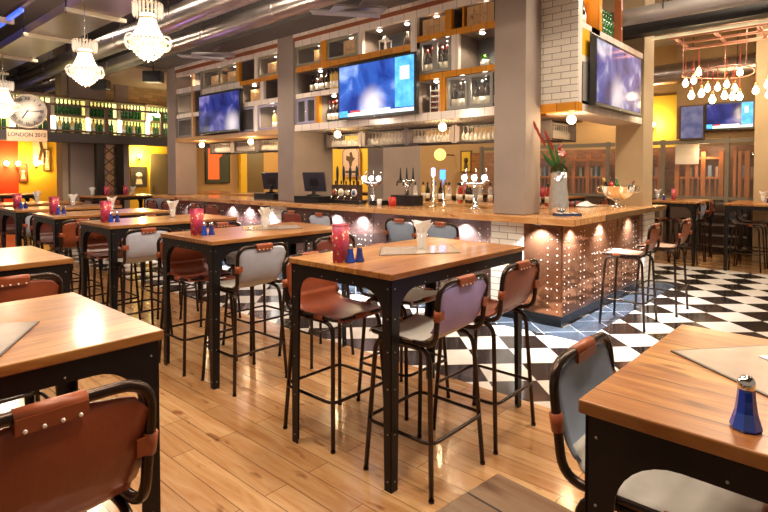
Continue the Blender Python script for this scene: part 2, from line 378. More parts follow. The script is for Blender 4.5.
# mezzanine structure
b = MB(); b.box(-1, 7.2, 12.3, 12.6, 2.18, 2.37); struct('trim_1', b, plain('dark_brown_steel_beam', (.035, .025, .022), .5))
b = MB(); b.box(-1, 8, 12.6, 13, 2.2, 2.35); struct('ceiling', b, CEIL)
b = MB(); b.box(-1, 9.5, 13.0, 17, 2.5, 2.55); struct('ceiling', b, CEIL)
b = MB(); b.box(4.7, 8.4, 13.1, 13.3, 3.22, 3.6); struct('wall_mezzanine', b, BRK)
b = MB(); b.box(4.6, 8.4, 10.7, 13.3, 3.60, 3.655); struct('ceiling', b, plain('beige_soffit', (.45, .33, .2), .8))
b = MB(); b.box(-1, 8.4, 13.05, 13.1, 3.17, 3.24); struct('trim_2', b, plain('rust_brown_beam', (.16, .07, .03), .6))
b = MB(); b.box(-1, 4.7, 16.9, 17, 2.55, ZC); struct('wall_mezzanine', b, plain('dark_plum_wall', (.07, .05, .06), .8))
b = MB(); b.box(-1, 8.4, 13.3, 13.35, 2.37, 3.22); struct('wall_mezzanine', b, plain('dim_glass_green_wall', (.16, .2, .1), .5))

# ------------------------------------------------------------------ bar stool prototype
def ellipse_wrap(pts, rw, mb, mi=0): mb.tube(pts, rw, 10, mi=mi)
def make_stool(label, seat_m, back_m, group, strap_m=STRAP):
    t = thing('bar_stool', label, 'stool', (0, 0, 0), 0, group)
    for sx in (-1, 1):
        for sy in (-1, 1):
            m = MB(); m.tube(rpath([(sx * .225, sy * .212, 0), (sx * .187, sy * .172, .70), (sx * .187, 0, .70)], .075, 5), .0125, 8)
            m.lathe([(.014, 0), (.014, .012)], (sx * .225, sy * .212, 0), 8)
            m.build('leg', TUBE, t)
    q = .272; fx = .225 - .038 * q / .7 + .018; fy = .212 - .04 * q / .7 + .018
    m = MB(); m.tube(rpath([(-fx, -fy, q), (fx, -fy, q), (fx, fy, q), (-fx, fy, q)], .06, 4, True), .0095, 8, True); m.build('footrest', TUBE, t)
    m = MB(); m.tube(rpath([(-.193, -.10, .722), (-.193, .215, .722), (.193, .215, .722), (.193, -.10, .722)], .05, 4), .011, 8)
    m.build('seat_frame', TUBE, t)
    m = MB(); m.tube(rpath([(-.193, -.08, .722), (-.200, -.215, .726), (-.212, -.245, 1.025), (.212, -.245, 1.025), (.200, -.215, .726), (.193, -.08, .722)], .085, 6), .0135, 8)
    m.build('back_frame', TUBE, t)
    # leather sling: seat
    def sheet(rows, cols, fn, th):
        vs = []; n = rows * cols
        for s_ in (0, 1):
            for i in range(rows):
                for j in range(cols): vs.append(fn(i / (rows - 1), j / (cols - 1), s_ * th))
        fs = []
        for i in range(rows - 1):
            for j in range(cols - 1):
                a = i * cols + j; fs.append((a, a + 1, a + cols + 1, a + cols)); fs.append((n + a, n + a + cols, n + a + cols + 1, n + a + 1))
        e = [j for j in range(cols)] + [i * cols + cols - 1 for i in range(1, rows)] + [(rows - 1) * cols + j for j in range(cols - 2, -1, -1)] + [i * cols for i in range(rows - 2, 0, -1)]
        for k in range(len(e)): a, b_ = e[k], e[(k + 1) % len(e)]; fs.append((a, b_, b_ + n, a + n))
        return vs, fs
    prof = [(.225, .718), (.215, .735), (.15, .733), (.05, .728), (-.06, .728), (-.13, .738), (-.175, .765), (-.20, .81)]
    def seatf(u, v, th):
        k = u * (len(prof) - 1); i = min(int(k), len(prof) - 2); f = k - i
        y = prof[i][0] * (1 - f) + prof[i + 1][0] * f; z = prof[i][1] * (1 - f) + prof[i + 1][1] * f
        x = (v - .5) * 2; w = .188 - .006 * u
        sag = .02 * (1 - x * x) * math.sin(PI * min(1, .08 + u))
        return (x * w, y, z - sag - th)
    vs, fs = sheet(15, 9, seatf, .007); m = MB(); m.add(vs, fs, 0, True); m.build('seat', seat_m, t)
    bprof = [(-.178, .765), (-.200, .81), (-.212, .86), (-.222, .92), (-.232, .97), (-.238, 1.005)]
    def backf(u, v, th):
        k = u * (len(bprof) - 1); i = min(int(k), len(bprof) - 2); f = k - i
        y = bprof[i][0] * (1 - f) + bprof[i + 1][0] * f; z = bprof[i][1] * (1 - f) + bprof[i + 1][1] * f
        x = (v - .5) * 2; w = .194 + .010 * u
        ax = abs(x); rc = max(0, (ax - .68) / .32)
        z2 = z - (.055 * rc ** 2.2) * max(0, (u - .4) / .6) - .004 * math.cos(x * 9)*u
        z2 += .02 * rc ** 2.2 * max(0, (.35 - u) / .35)
        return (x * w, y - .02 * (1 - x * x) * math.sin(PI * u) - th, z2)
    vs, fs = sheet(12, 13, backf, .009); m = MB(); m.add(vs, fs, 0, True)
    m.build('backrest', back_m, t)
    # wrapped straps
    m = MB(); m.tube([(-.066, -.247, 1.0235), (0, -.247, 1.0245), (.066, -.247, 1.0235)], .0175, 10)
    m.box(-.066, .066, -.266, -.258, .994, 1.025); m.box(-.066, .066, -.236, -.228, .994, 1.02)
    for i in range(4): m.lathe([(.0045, 0), (.0045, -.003)], (-.05 + i * .033, -.2665, 1.0), 6, 1, True, 'Y')
    m.build('strap', [strap_m, RIVET], t)
    for sx in (-1, 1):
        m = MB(); m.tube([(sx * .2055, -.2265, .852), (sx * .2085, -.2335, .90)], .0175, 10)
        m.box(sx * .172, sx * .207, -.246, -.240, .856, .896); m.build('strap', strap_m, t)
        m = MB(); m.tube([(sx * .193, .03, .722), (sx * .193, .10, .722)], .0165, 10); m.build('strap', strap_m, t)
    m = MB(); m.tube([(-.06, .215, .722), (.06, .215, .722)], .0165, 10); m.build('strap', strap_m, t)
    return t
PROTO = {}; TANC = plain('worn_tan_canvas', (.50, .36, .27), .6, 0, .2, 12)
STOOLS = []
def stool(kind, x, y, rz, label, group=None):
    mats = dict(tanback=(TANC, LEATHER), brown=(LEATHER, LEATHER), grey=(CANVAS, GREYBLUE), violet_lit=(CANVAS, VIOLET_LIT), denim=(CANVAS, DENIM), ox=(OXBLOOD, OXBLOOD))[kind]
    rz += random.uniform(-.03, .03) if len(STOOLS) > 8 else 0
    if kind not in PROTO:
        o = make_stool(label, mats[0], mats[1], group); PROTO[kind] = o
        o.location = (x, y, 0); o.rotation_euler = (0, 0, rz)
        bpy.context.view_layer.update()
        o['group'] = group or 'bar stools'
    else: o = dup(PROTO[kind], (x, y, 0), rz, label, group or 'bar stools')
    STOOLS.append(o); return o

# ------------------------------------------------------------------ table prototype (long side along local X, centre at origin)
TL, TW, TH = 1.33, .78, 1.06
def make_table(label, length=TL, width=TW):
    t = thing('bar_table', label, 'table', (0, 0, 0), 0, 'high bar tables')
    hx, hy = length / 2, width / 2
    m = MB(); m.box(-hx, hx, -hy, hy, TH - .030, TH); m.build('tabletop', TOPWOOD, t, bevel=.004)
    zt = TH - .030; ix, iy = hx - .012, hy - .012
    def outl(): # flared leg plate, u measured from the outer corner
        return [(0, 0), (.046, 0), (.060, .835)] + [(.185 - .125 * math.cos(a), .845 + .125 * math.sin(a)) for a in (PI * i / 16 for i in range(1, 9))] + [(.20, .97), (.20, zt), (0, zt)]
    for sx in (-1, 1):
        for sy in (-1, 1):
            m = MB()
            o1 = [(sx * (ix - u), z) for u, z in outl()]; m.prism(o1, sy * iy, sy * (iy - .006), 'XZ')
            o2 = [(sy * (iy - u), z) for u, z in outl()]; m.prism(o2, sx * ix, sx * (ix - .006), 'YZ')
            for z in (.05, .28, .50, .68, .84, .985):
                m.lathe([(.0036, 0), (.003, .003 * sy)], (sx * (ix - .024), sy * iy, z), 6, 1, True, 'Y')
                m.lathe([(.0036, 0), (.003, .003 * sx)], (sx * ix, sy * (iy - .024), z), 6, 1, True, 'X')
            m.build('leg', [STEEL, BOLT], t)
    for sy in (-1, 1):
        m = MB(); m.box(-ix + .2, ix - .2, sy * iy, sy * (iy - .006), .97, zt)
        m.box(-ix + .2, ix - .2, sy * iy, sy * (iy - .03), zt - .006, zt)
        for i in range(5): m.lathe([(.0036, 0), (.003, .003 * sy)], (-ix + .26 + i * (2 * ix - .52) / 4, sy * iy, .985), 6, 1, True, 'Y')
        m.build('apron', [STEEL, BOLT], t)
    for sx in (-1, 1):
        m = MB(); m.box(sx * ix, sx * (ix - .006), -iy + .2, iy - .2, .97, zt)
        for i in range(3): m.lathe([(.0036, 0), (.003, .003 * sx)], (sx * ix, -iy + .26 + i * (2 * iy - .52) / 2, .985), 6, 1, True, 'X')
        m.build('apron', [STEEL, BOLT], t)
    return t
TPROTO = make_table('large high table of reclaimed pine with stool tinted for purple light, centre of the room')
TPROTO.location = (2.555, 2.04, 0)
bpy.context.view_layer.update()
def table(x, y, label, rz=0): return dup(TPROTO, (x, y, 0), rz, label, 'high bar tables')

# ------------------------------------------------------------------ table dressings
def menu_card(x, y, z, rz, label, first=[None]):
    if first[0] is None:
        t = thing('menu_tin', label, 'menu holder', (x, y, z), rz, 'magenta menu holders on the tables')
        m = MB()
        def ring(w, d, zz, n=20): return [(w * math.copysign(abs(math.cos(a)) ** .4, math.cos(a)), d * math.copysign(abs(math.sin(a)) ** .4, math.sin(a)), zz) for a in (2 * PI * k / n for k in range(n))]
        R = [ring(.044, .030, 0), ring(.045, .031, .1), ring(.049, .034, .200)]; vs = sum(R, []); fs = []
        for i in range(2):
            for k in range(20): fs.append((i * 20 + k, i * 20 + (k + 1) % 20, (i + 1) * 20 + (k + 1) % 20, (i + 1) * 20 + k))
        fs += [tuple(range(20)), tuple(range(40, 60))]
        m.add(vs, fs, 0, True); m.build('tin_body', MENU, t)
        m = MB(); m.tube([(p[0], p[1], .201) for p in R[2]], .0018, 6, True); m.build('rim', plain('magenta_rim', (.5, .05, .1), .3), t)
        first[0] = t; bpy.context.view_layer.update(); return t
    return dup(first[0], (x, y, z), rz, label)
def shaker(x, y, z, blue, label, first={}):
    k = blue
    if k not in first:
        t = thing('salt_shaker' if blue else 'pepper_shaker', label, 'shaker', (x, y, z), 0, 'blue glass shakers on the tables')
        m = MB(); m.lathe([(.025, 0), (.027, .005), (.024, .015), (.019, .033), (.016, .055), (.0145, .072), (.0135, .078)], seg=8, sm=False); m.build('glass_body', BLUEG if blue else BLUEN, t)
        m = MB(); m.lathe([(.014, .076), (.0150, .079), (.0150, .089), (.012, .096), (.006, .100), (0, .101)], seg=16)
        for i in range(6): m.sph((.008 * math.cos(i), .008 * math.sin(i), .099), .0012, 6, 1)
        m.build('cap', [CHROME, BLACK], t); first[k] = t; bpy.context.view_layer.update(); return t
    return dup(first[k], (x, y, z), 0, label)
def napkin_glass(x, y, z, rz, label, first=[None]):
    if first[0] is None:
        t = thing('tumbler', label, 'glass', (x, y, z), rz, 'tumblers of napkins on the tables')
        m = MB(); m.lathe([(.026, 0), (.028, .002), (.036, .105), (.034, .105), (.027, .008), (0, .006)], seg=18); m.build('glass_cup', CLEAR, t)
        m = MB(); rnd = random.Random(3)
        for i in range(6):
            a = i * 1.05; h = .155 + rnd.random() * .03; w = .03 + .01 * rnd.random(); b0 = Vector((.008 * math.cos(a), .008 * math.sin(a), .01)); d = Vector((math.cos(a), math.sin(a), 0)); s = Vector((-d.y, d.x, 0))
            lean = .035 + .03 * rnd.random()
            vs = [b0 - s * .013, b0 + s * .013, b0 + d * .012 + s * .022 + Vector((0, 0, .09)), b0 + d * .012 - s * .022 + Vector((0, 0, .09)), b0 + d * lean + s * w + Vector((0, 0, h)), b0 + d * lean * .6 - s * w * .7 + Vector((0, 0, h * .93))]
            off = d * -.003
            m.add(vs + [v + off for v in vs], [(0, 1, 2, 3), (3, 2, 4, 5), (9, 8, 7, 6), (11, 10, 8, 9), (0, 6, 7, 1), (1, 7, 8, 2), (2, 8, 10, 4), (4, 10, 11, 5), (5, 11, 9, 3), (3, 9, 6, 0)], 0, False)
        m.build('napkins', PAPER, t); first[0] = t; bpy.context.view_layer.update(); return t
    return dup(first[0], (x, y, z), rz, label)
def placemat(pts, z, label):
    m = MB(); c = [sum(p[i] for p in pts) / 4 for i in (0, 1)]
    m.prism([(p[0], p[1]) for p in pts], z, z + .004, 'XY', 0)
    ins = [(c[0] + (p[0] - c[0]) * .97, c[1] + (p[1] - c[1]) * .97) for p in pts]
    m.prism(ins, z + .004, z + .0045, 'XY', 1)
    return one('menu_board', m, [plain('dark_mat_edge', (.07, .05, .045), .4), MAT_SHEET], label, 'menu', None, 'flat menu boards on the tables')
def rect(cx, cy, L_, W_, a): return [(cx + x * math.cos(a) - y * math.sin(a), cy + x * math.sin(a) + y * math.cos(a)) for x, y in ((-L_ / 2, -W_ / 2), (L_ / 2, -W_ / 2), (L_ / 2, W_ / 2), (-L_ / 2, W_ / 2))]
T = TH
# centre table
menu_card(1.985, 2.10, T, .3, 'magenta printed menu holder on the centre table beside blue shakers')
shaker(2.005, 2.045, T, True, 'bright blue glass salt shaker on the centre table, left of the pair')
shaker(2.055, 2.025, T, False, 'dark blue glass pepper shaker on the centre table, right of the pair')
napkin_glass(2.66, 2.07, T, 0, 'tumbler of white napkins standing on the centre table menu board')
placemat([(2.28, 2.09), (2.69, 1.80), (2.92, 2.02), (2.54, 2.31)], T, 'flat menu board under the napkin glass on the centre table')
# second .. sixth tables of the long row
names = ['second', 'third', 'fourth', 'fifth', 'sixth']
YS = [3.79, 5.47, 7.0, 8.5, 10.05]
for i, yc in enumerate(YS):
    nm = names[i]; x = 2.60 if i else 2.64
    table(x, yc, f'high pine table, {nm} from the camera in the long row beside the copper bar')
    menu_card(x - .53, yc + .06, T, .3, f'magenta printed menu holder on the {nm} table of the long row')
    if i < 4:
        shaker(x - .505, yc - .005, T, True, f'bright blue glass salt shaker on the {nm} table of the long row')
        shaker(x - .455, yc - .025, T, False, f'dark blue glass pepper shaker on the {nm} table of the long row')
    napkin_glass(x + .12 + .04 * (i % 2), yc + .08, T, i * .7, f'tumbler of white napkins on the {nm} table of the long row')
placemat(rect(2.82, 3.86, .5, .3, -.55), T + .0, 'flat menu board under the napkin glass on the second table')
# near row
table(.095, 1.98, 'high pine table cut by the left edge, nearest the camera', .0)
table(.40, 3.71, 'high pine table at the left edge behind the nearest left table', .0)
table(1.485, -.229, 'high pine table at the lower right with one blue shaker', PI / 2 - .025)
bt = table(.291, -.188, 'high table tinted grey for sheen whose far corner shows at the bottom edge', PI / 2 - .11)
for ch in bt.children:
    if ch.name.startswith('tabletop'): ch.data = ch.data.copy(); ch.data.materials[0] = planks('grey_sheen_top', (.17, .115, .075), (.27, .17, .10), (.6, .45, .35), 'X', .155, None, .22, coat=.35)  # top recoloured grey, standing in for sheen on the wood
sk = shaker(1.192, .158, T, True, 'deep blue glass shaker alone on the lower right table')
placemat([(1.575, .38), (1.29, .02), (1.64, -.26), (1.92, .10)], T, 'large flat menu board lying across the lower right table')
m = MB(); m.prism(rect(1.66, .10, .16, .11, .9), T + .006, T + .0075, 'XY'); m.prism(rect(1.665, .105, .12, .09, 1.1), T + .0075, T + .009, 'XY')
one('folded_napkin', m, plain('lilac_napkin', (.72, .66, .80), .8), 'folded lilac napkin lying on the lower right menu board', 'napkin')
placemat([(.53, 1.97), (.12, 2.20), (-.05, 1.90), (.36, 1.67)], T, 'flat menu board on the left foreground table')

# ------------------------------------------------------------------ stools
G1 = 'stools around the tables'
stool('brown', 2.195, 2.36, PI, 'worn brown leather stool tucked under the left far side of the centre table', G1)
stool('grey', 2.77, 2.31, PI, 'pale grey stool on the far side of the centre table, right of the brown one', G1)
stool('violet_lit', 2.20, 1.69, 0, 'stool with canvas back tinted for purple light at the near side of the centre table', G1)
stool('brown', 2.785, 1.69, 0, 'tan leather backed stool at the near right of the centre table', G1)
stool('denim', 1.565, .37, PI, 'grey blue canvas stool at the end of the lower right table', G1)
stool('brown', .345, 1.465, 0, 'brown leather stool closest to camera at the left foreground table', G1).scale = (1, 1, 1.04)
stool('brown', .24, 2.30, PI, 'brown leather stool under the far side of the left foreground table', G1)
stool('brown', .72, 3.32, 0, 'brown leather stool between the two tables at the left edge', G1)
stool('grey', 2.25, 3.42, 0, 'light grey canvas stool at the near side of the second table', G1)
stool('brown', 2.20, 4.02, PI, 'brown leather stool under the far left side of the second table', G1)
stool('ox', 2.95, 3.42, 0, 'dark red stool at the near right of the second table', G1)
stool('grey', 2.80, 4.04, PI, 'pale stool on the far right side of the second table', G1)
stool('grey', 2.19, 5.10, 0, 'light grey canvas stool at the near side of the third table', G1)
stool('brown', 2.15, 5.70, PI, 'brown leather stool under the far left side of the third table', G1)
stool('brown', 2.95, 5.12, 0, 'brown leather stool at the near right of the third table', G1)
stool('ox', 2.80, 5.72, PI, 'dark red stool on the far right side of the third table', G1)
stool('brown', 2.14, 6.62, 0, 'brown leather stool at the near side of the fourth table', G1)
stool('ox', 2.15, 7.26, PI, 'dark red stool on the far side of the fourth table', G1)
stool('brown', 2.90, 6.64, 0, 'brown leather stool at the near right of the fourth table', G1)
stool('grey', 2.19, 8.12, 0, 'light grey canvas stool at the near side of the fifth table', G1)
stool('ox', 2.12, 8.78, PI, 'dark red stool on the far side of the fifth table', G1)
stool('ox', 2.20, 9.66, 0, 'dark red stool at the near side of the sixth table', G1)
stool('brown', 2.80, 9.68, 0, 'brown leather stool at the near right of the sixth table', G1)
# along the copper bar (facing +X)
G2 = 'stools along the long wing of the bar'
for k, (kind, y, lb) in enumerate([('denim', 3.22, 'blue grey stool at the long bar, right one behind the centre table'),
        ('denim', 3.77, 'blue grey stool at the long bar, left of the pair behind the centre table'),
        ('grey', 5.10, 'light grey canvas stool at the long bar below the computer monitor'),
        ('ox', 5.66, 'dark red stool at the long bar beside the middle column base'),
        ('ox', 7.68, 'dark red stool at the long bar, first beyond the middle column'),
        ('ox', 8.22, 'dark red stool at the long bar, second beyond the middle column'),
        ('ox', 9.15, 'dark red stool at the long bar close to the furthest column'),
        ('ox', 9.75, 'dark red stool furthest along the long bar')]):
    stool(kind, 4.70, y, -PI / 2, lb, G2)
G3 = 'stools at the short wing of the bar'
stool('tanback', 5.73, 1.78, 0, 'pale seat tan back stool at the copper bar end, nearer of the two', G3)
stool('tanback', 6.54, 1.68, 0, 'pale seat tan back stool at the copper bar end, further of the two', G3)
# far right tables and stools
table(10.6, 2.44, 'high table in front of the glazed screen at the far right, left one'); table(10.5, 1.26, 'high table cut by the right edge at the far right')
G4 = 'stools at the far right tables'
stool('denim', 10.32, 2.26, 0, 'light blue backed stool at the far right, left of the gap', G4)
stool('ox', 10.85, 2.24, 0, 'red backed stool at the far right behind the light blue one', G4)
stool('denim', 10.22, 1.38, PI, 'light blue backed stool at the far right, right of the gap', G4)
stool('denim', 10.75, 1.36, PI, 'grey stool deeper under the far right table by the sandy column', G4)
stool('ox', 10.4, 2.72, PI, 'dark red stool under the far right table behind the bar end', G4)
menu_card(10.6, 2.55, T, .3, 'magenta printed menu holder on the far right table')
menu_card(10.6, 1.05, T, .3, 'magenta printed menu holder on the table cut by the right edge')
shaker(10.5, 2.68, T, False, 'dark blue shaker on the far right table before the screen'); 
shaker(10.5, 1.15, T, False, 'dark blue shaker on the table cut by the right edge')
napkin_glass(10.75, 2.85, T, .4, 'tumbler of napkins on the far right table before the screen')
napkin_glass(10.75, 1.25, T, .4, 'tumbler of napkins on the table cut by the right edge')
# far left tables under the mezzanine
table(4.75, 11.97, 'high table far back in front of the concrete pier and steel column')
table(3.2, 14.6, 'high table far back before the red wall')
stool('grey', 5.2, 11.5, 0, 'light grey stool far back at the table by the steel column', G1)
stool('brown', 4.3, 11.5, 0, 'brown leather stool far back at the table by the steel column', G1)
stool('ox', 2.9, 14.2, 0, 'dark red stool far back before the red wall', G1)
stool('grey', 6.0, 10.9, 0, 'light grey stool standing far back below the yellow wall door', G1)
menu_card(4.5, 11.95, T, .3, 'magenta menu holder far back beside the steel column'); menu_card(4.95, 12.1, T, .3, 'magenta menu holder far back on the table under the mezzanine')
napkin_glass(4.3, 12.2, T, .3, 'tumbler of napkins far back before the concrete pier'); napkin_glass(5.15, 12.2, T, 1.3, 'tumbler of napkins far back right of the steel column')
# ------------------------------------------------------------------ copper bar
bar = thing('bar_counter', 'L shaped bar base clad in riveted copper and white tiles', 'bar', (5.4, 2.5, 0))
m = MB(); m.box(5.09, 5.72, 2.21, 10.6, .11, 1.03); m.box(5.72, 7.59, 2.21, 2.85, .11, 1.03); m.build('carcass', BLACK, bar, True)
m = MB(); m.box(5.10, 5.6, 2.22, 10.6, 0, .12); m.box(5.6, 7.58, 2.22, 2.8, 0, .12); m.build('kickboard', plain('black_kickboard', (.01, .01, .012), .25), bar, True)
def rivets(mb, fixed, u0, u1, axis, z0=.16, z1=1.0):
    # studs on a panel seen from -X (axis 'Y') or -Y (axis 'X')
    rnd = random.Random(int(u0 * 100)); u = u0 + .045; k = 0
    def dot(a, z):
        r = .007
        if axis == 'Y': mb.lathe([(r, 0), (r * .8, -.004), (0, -.006)], (fixed, a, z), 6, 1, True, 'X')
        else: mb.lathe([(r, 0), (r * .8, -.004), (0, -.006)], (a, fixed, z), 6, 1, True, 'Y')
    while u < u1 - .02:
        z = z0
        while z < z1: dot(u, z); z += .07
        k += 1
        u += .10 if k % 2 else .30
    for zz in (z0 + .22, z0 + .5, z0 + .72):
        a = u0 + .05
        while a < u1 - .05:
            if rnd.random() < .35: dot(a, zz)
            a += .055
segs = [(2.21, 2.62, 'c'), (2.62, 3.0, 't'), (3.0, 3.9, 'c'), (3.9, 4.75, 'c'), (4.75, 5.6, 'c'), (5.6, 6.57, 'c'), (6.57, 6.97, 't'), (6.97, 7.65, 'c'), (7.65, 8.5, 'c'), (8.5, 9.35, 'c'), (9.35, 10.34, 'c'), (10.34, 10.6, 't')]
for y0, y1, k in segs:
    m = MB(); m.box(5.08, 5.09, y0 + .003, y1 - .003, .12, 1.03)
    if k == 'c': rivets(m, 5.08, y0, y1, 'Y'); m.build('copper_panel', [COPPER if y0 < 3 else COPPERD, RIVET], bar, True)
    else:
        m = MB(); m.box(5.07, 5.09, y0, y1, .12, 1.03); m.build('tile_panel', WTILE, bar, True)
for x0, x1 in ((5.08, 5.95), (5.95, 6.8), (6.8, 7.6)):
    m = MB(); m.box(x0 + .003, x1 - .003, 2.20, 2.21, .12, 1.03); rivets(m, 2.20, x0, x1, 'X'); m.build('copper_panel', [COPPER, RIVET], bar, True)
m = MB(); m.box(7.6, 8.05, 2.17, 2.195, 0, 1.03); m.build('tile_panel', WTILEA, bar, True)
top = thing('worktop', 'long golden oak counter top turning the corner of the bar', 'counter', (5.3, 5, 1.035))
m = MB(); m.box(4.93, 5.76, 2.03, 10.75, 1.035, 1.10); m.build('oak_section', BARWOOD, top, True, bevel=.004)
m = MB(); m.box(5.76, 7.595, 2.03, 2.9, 1.035, 1.10); m.box(7.595, 8.1, 2.03, 2.195, 1.035, 1.10); m.build('oak_section', BARWOODX, top, True, bevel=.004)
# puck lights under the counter edge
PUCK = emit('lit_downlight_lens', (1, .93, .82), 12)
def lamp(name, kind, loc, e, c=(1, .82, .6), r=.05, size=None, rot=None, blend=.6, ang=1.2):
    l = bpy.data.lights.new(name, kind); l.energy = e; l.color = c
    if kind == 'AREA': l.size = size or .3; l.shape = 'DISK'
    else: l.shadow_soft_size = r
    if kind == 'SPOT': l.spot_size = ang; l.spot_blend = blend
    o = bpy.data.objects.new(name, l); COL.objects.link(o); o.location = loc
    if rot: o.rotation_euler = rot
    return o
def puck(x, y, z, lab='small round downlight under the bar counter edge', e=0, grp='downlights under the counter edge', c=(1, .85, .68), ang=1.3, r=.03, tilt=None):
    m = MB(); m.lathe([(r * 1.25, 0), (r * 1.25, -.008), (r, -.010)], (x, y, z), 14, 0); m.lathe([(r, -.009), (0, -.0095)] if r < .04 else [(r * .8, -.009), (r * .6, -.024), (0, -.03)], (x, y, z), 14, 1)
    o = one('downlight', m, [CHROME, PUCK], lab, 'light', (0, 0, 0), grp)
    if e: lamp('lamp', 'SPOT', (x, y, z - .014), e, c, .02, ang=ang, rot=tilt)
for y in (9.5, 8.05, 7.54, 7.04, 5.44, 4.94, 4.1, 3.33, 2.42): puck(5.0, y, 1.035, e=150, c=(.95, .97, 1.), ang=2.1)
for x in (5.25, 6.05, 7.02): puck(x, 2.12, 1.035, e=150, c=(.95, .97, 1.), ang=2.1)
# far-side counter of the island with shelves
fc = thing('back_counter', 'dark far side bar counter with pale top across the island', 'counter', (7.4, 6, 0))
m = MB(); m.box(7.12, 7.7, 3.4, 6.3, 0, 1.0); m.box(7.12, 7.7, 6.9, 13.0, 0, 1.0); m.build('carcass', plain('black_brown_panel', (.03, .022, .018), .4), fc, True)
m = MB(); m.box(7.05, 7.8, 3.35, 6.38, 1.0, 1.05); m.box(7.05, 7.8, 6.85, 13.05, 1.0, 1.05); m.build('worktop', BARWOOD, fc, True)
m = MB(); m.box(7.0, 7.12, 3.4, 6.3, .80, .83); m.build('shelf_board', BARWOOD, fc, True)

# ------------------------------------------------------------------ bottles
def bottle_mesh(kind):
    m = MB()
    if kind == 'wine': m.lathe([(.034, 0), (.037, .004), (.037, .17), (.034, .195), (.018, .225), (.0135, .24), (.0135, .285), (.0155, .287), (.0155, .297), (.0, .298)], seg=12)
    elif kind == 'champ': m.lathe([(.042, 0), (.044, .01), (.044, .15), (.036, .20), (.018, .25), (.0145, .30), (.018, .302), (.018, .315), (0, .316)], seg=12)
    else: m.lathe([(.034, 0), (.036, .004), (.036, .20), (.03, .225), (.014, .24), (.013, .285), (.0155, .286), (.0155, .30), (0, .301)], seg=12)
    r = .0378 if kind != 'champ' else .0448
    m.lathe([(r, .045), (r, .125)], seg=12, mi=1)
    m.lathe([(.0165, .255), (.0165, .299), (0, .3)] if kind != 'champ' else [(.0195, .262), (.0195, .317), (0, .3175)], seg=12, mi=2)
    return m
DKB = plain('dark_bottle_glass', (.02, .012, .01), .1, 0, .2, coat=.5)
GRB = plain('green_bottle_glass', (.02, .12, .03), .12, 0, .2, coat=.5)
YLB = plain('golden_spirit', (.75, .5, .15), .12, 0, .2, coat=.5)
RDB = plain('red_spirit', (.5, .03, .02), .12, 0, .2, coat=.5)
LBL = plain('cream_paper_label', (.78, .72, .6), .6); FOIL = plain('red_foil', (.3, .03, .02), .35); BFOIL = plain('black_foil', (.02, .02, .02), .35)
BM = {}
def bottle(kind, x, y, z, label, group, cm=None):
    if (kind, cm) not in BM:
        k, g = kind; mats = {'w': ('wine', DKB, LBL, BFOIL), 'r': ('wine', DKB, LBL, FOIL), 'y': ('spirit', YLB, LBL, BFOIL), 'g': ('wine', GRB, GRB, GRB), 'c': ('champ', DKB, LBL, plain('gold_foil', (.6, .4, .1), .3)), 's': ('spirit', RDB, LBL, BFOIL), 'k': ('spirit', CLEAR, LBL, BFOIL)}[g]
        me = bottle_mesh(mats[0]); o = me.build('bottle', list(mats[1:])); o.scale = (1.05, 1.05, 1.12); BM[(kind, cm)] = o; o.location = (x, y, z)
        return tag(o, label, 'bottle', group)
    o = BM[(kind, cm)].copy(); COL.objects.link(o); o.location = (x, y, z); o.rotation_euler = (0, 0, random.random() * 6)
    return tag(o, label, 'bottle', group)

# ------------------------------------------------------------------ gantry
GX0, GX1 = 5.25, 5.70
INNER = plain('brown_grey_lining', (.17, .13, .11), .5, 0, .2, 3)
def bay(name, y0, y1, label):
    t = thing('bar_gantry', label, 'shelving', (5.45, (y0 + y1) / 2, 2.18)); return t
def hb(t, y0, y1, z0, z1, mat, x0=GX0, x1=GX1, name='shelf_board'):
    m = MB()
    if x0 < 5.3 and x1 == GX1: m.box(x0, x0 + .05, y0, y1, z0, z1, 0); m.box(x0 + .05, x1, y0, y1, z0, z1, 1)
    else: m.box(x0, x1, y0, y1, z0, z1)
    return m.build(name, [mat, INNER], t, True)
def up(t, y0, y1, z0, z1, mat, x0=GX0 - .004): return hb(t, y0, y1, z0, z1, mat, x0, GX1, 'upright')
def backp(t, y0, y1, z0, z1, mat): return hb(t, y0, y1, z0, z1, mat, GX1 - .02, GX1, 'back_panel')
def door(t, y0, y1, z0, z1, mat, fw=.035):
    x0, x1 = GX0 + .005, GX0 + .03; m = MB()
    m.box(x0, x1, y0, y1, z0, z0 + fw); m.box(x0, x1, y0, y1, z1 - fw, z1); m.box(x0, x1, y0, y0 + fw, z0 + fw, z1 - fw); m.box(x0, x1, y1 - fw, y1, z0 + fw, z1 - fw)
    d = m.build('glass_door', mat, t, True)
    p = MB(); p.box(x0 + .010, x0 + .014, y0 + fw, y1 - fw, z0 + fw, z1 - fw); p.build('pane', GLASSP, d); p_ = d.children[0]
    o = WLOC[t.name]; p_.data.transform(Matrix.Translation((-o[0], -o[1], -o[2])))
    k = MB(); k.sph((x0 - .006 - o[0], y0 + .018 - o[1], (z0 + z1) / 2 - o[2]), .007, 8); k.build('knob', CHROME, d)
NICHE = []
def nlight(y, z, e=1.6, x=5.36):
    puck(x, y, z, 'tiny recessed downlight in a niche of the bar gantry', 0, 'niche downlights', r=.042)
    lamp('lamp', 'SPOT', (x, y, z - .033), e * 12, (1, .84, .6), .02, ang=2.6)
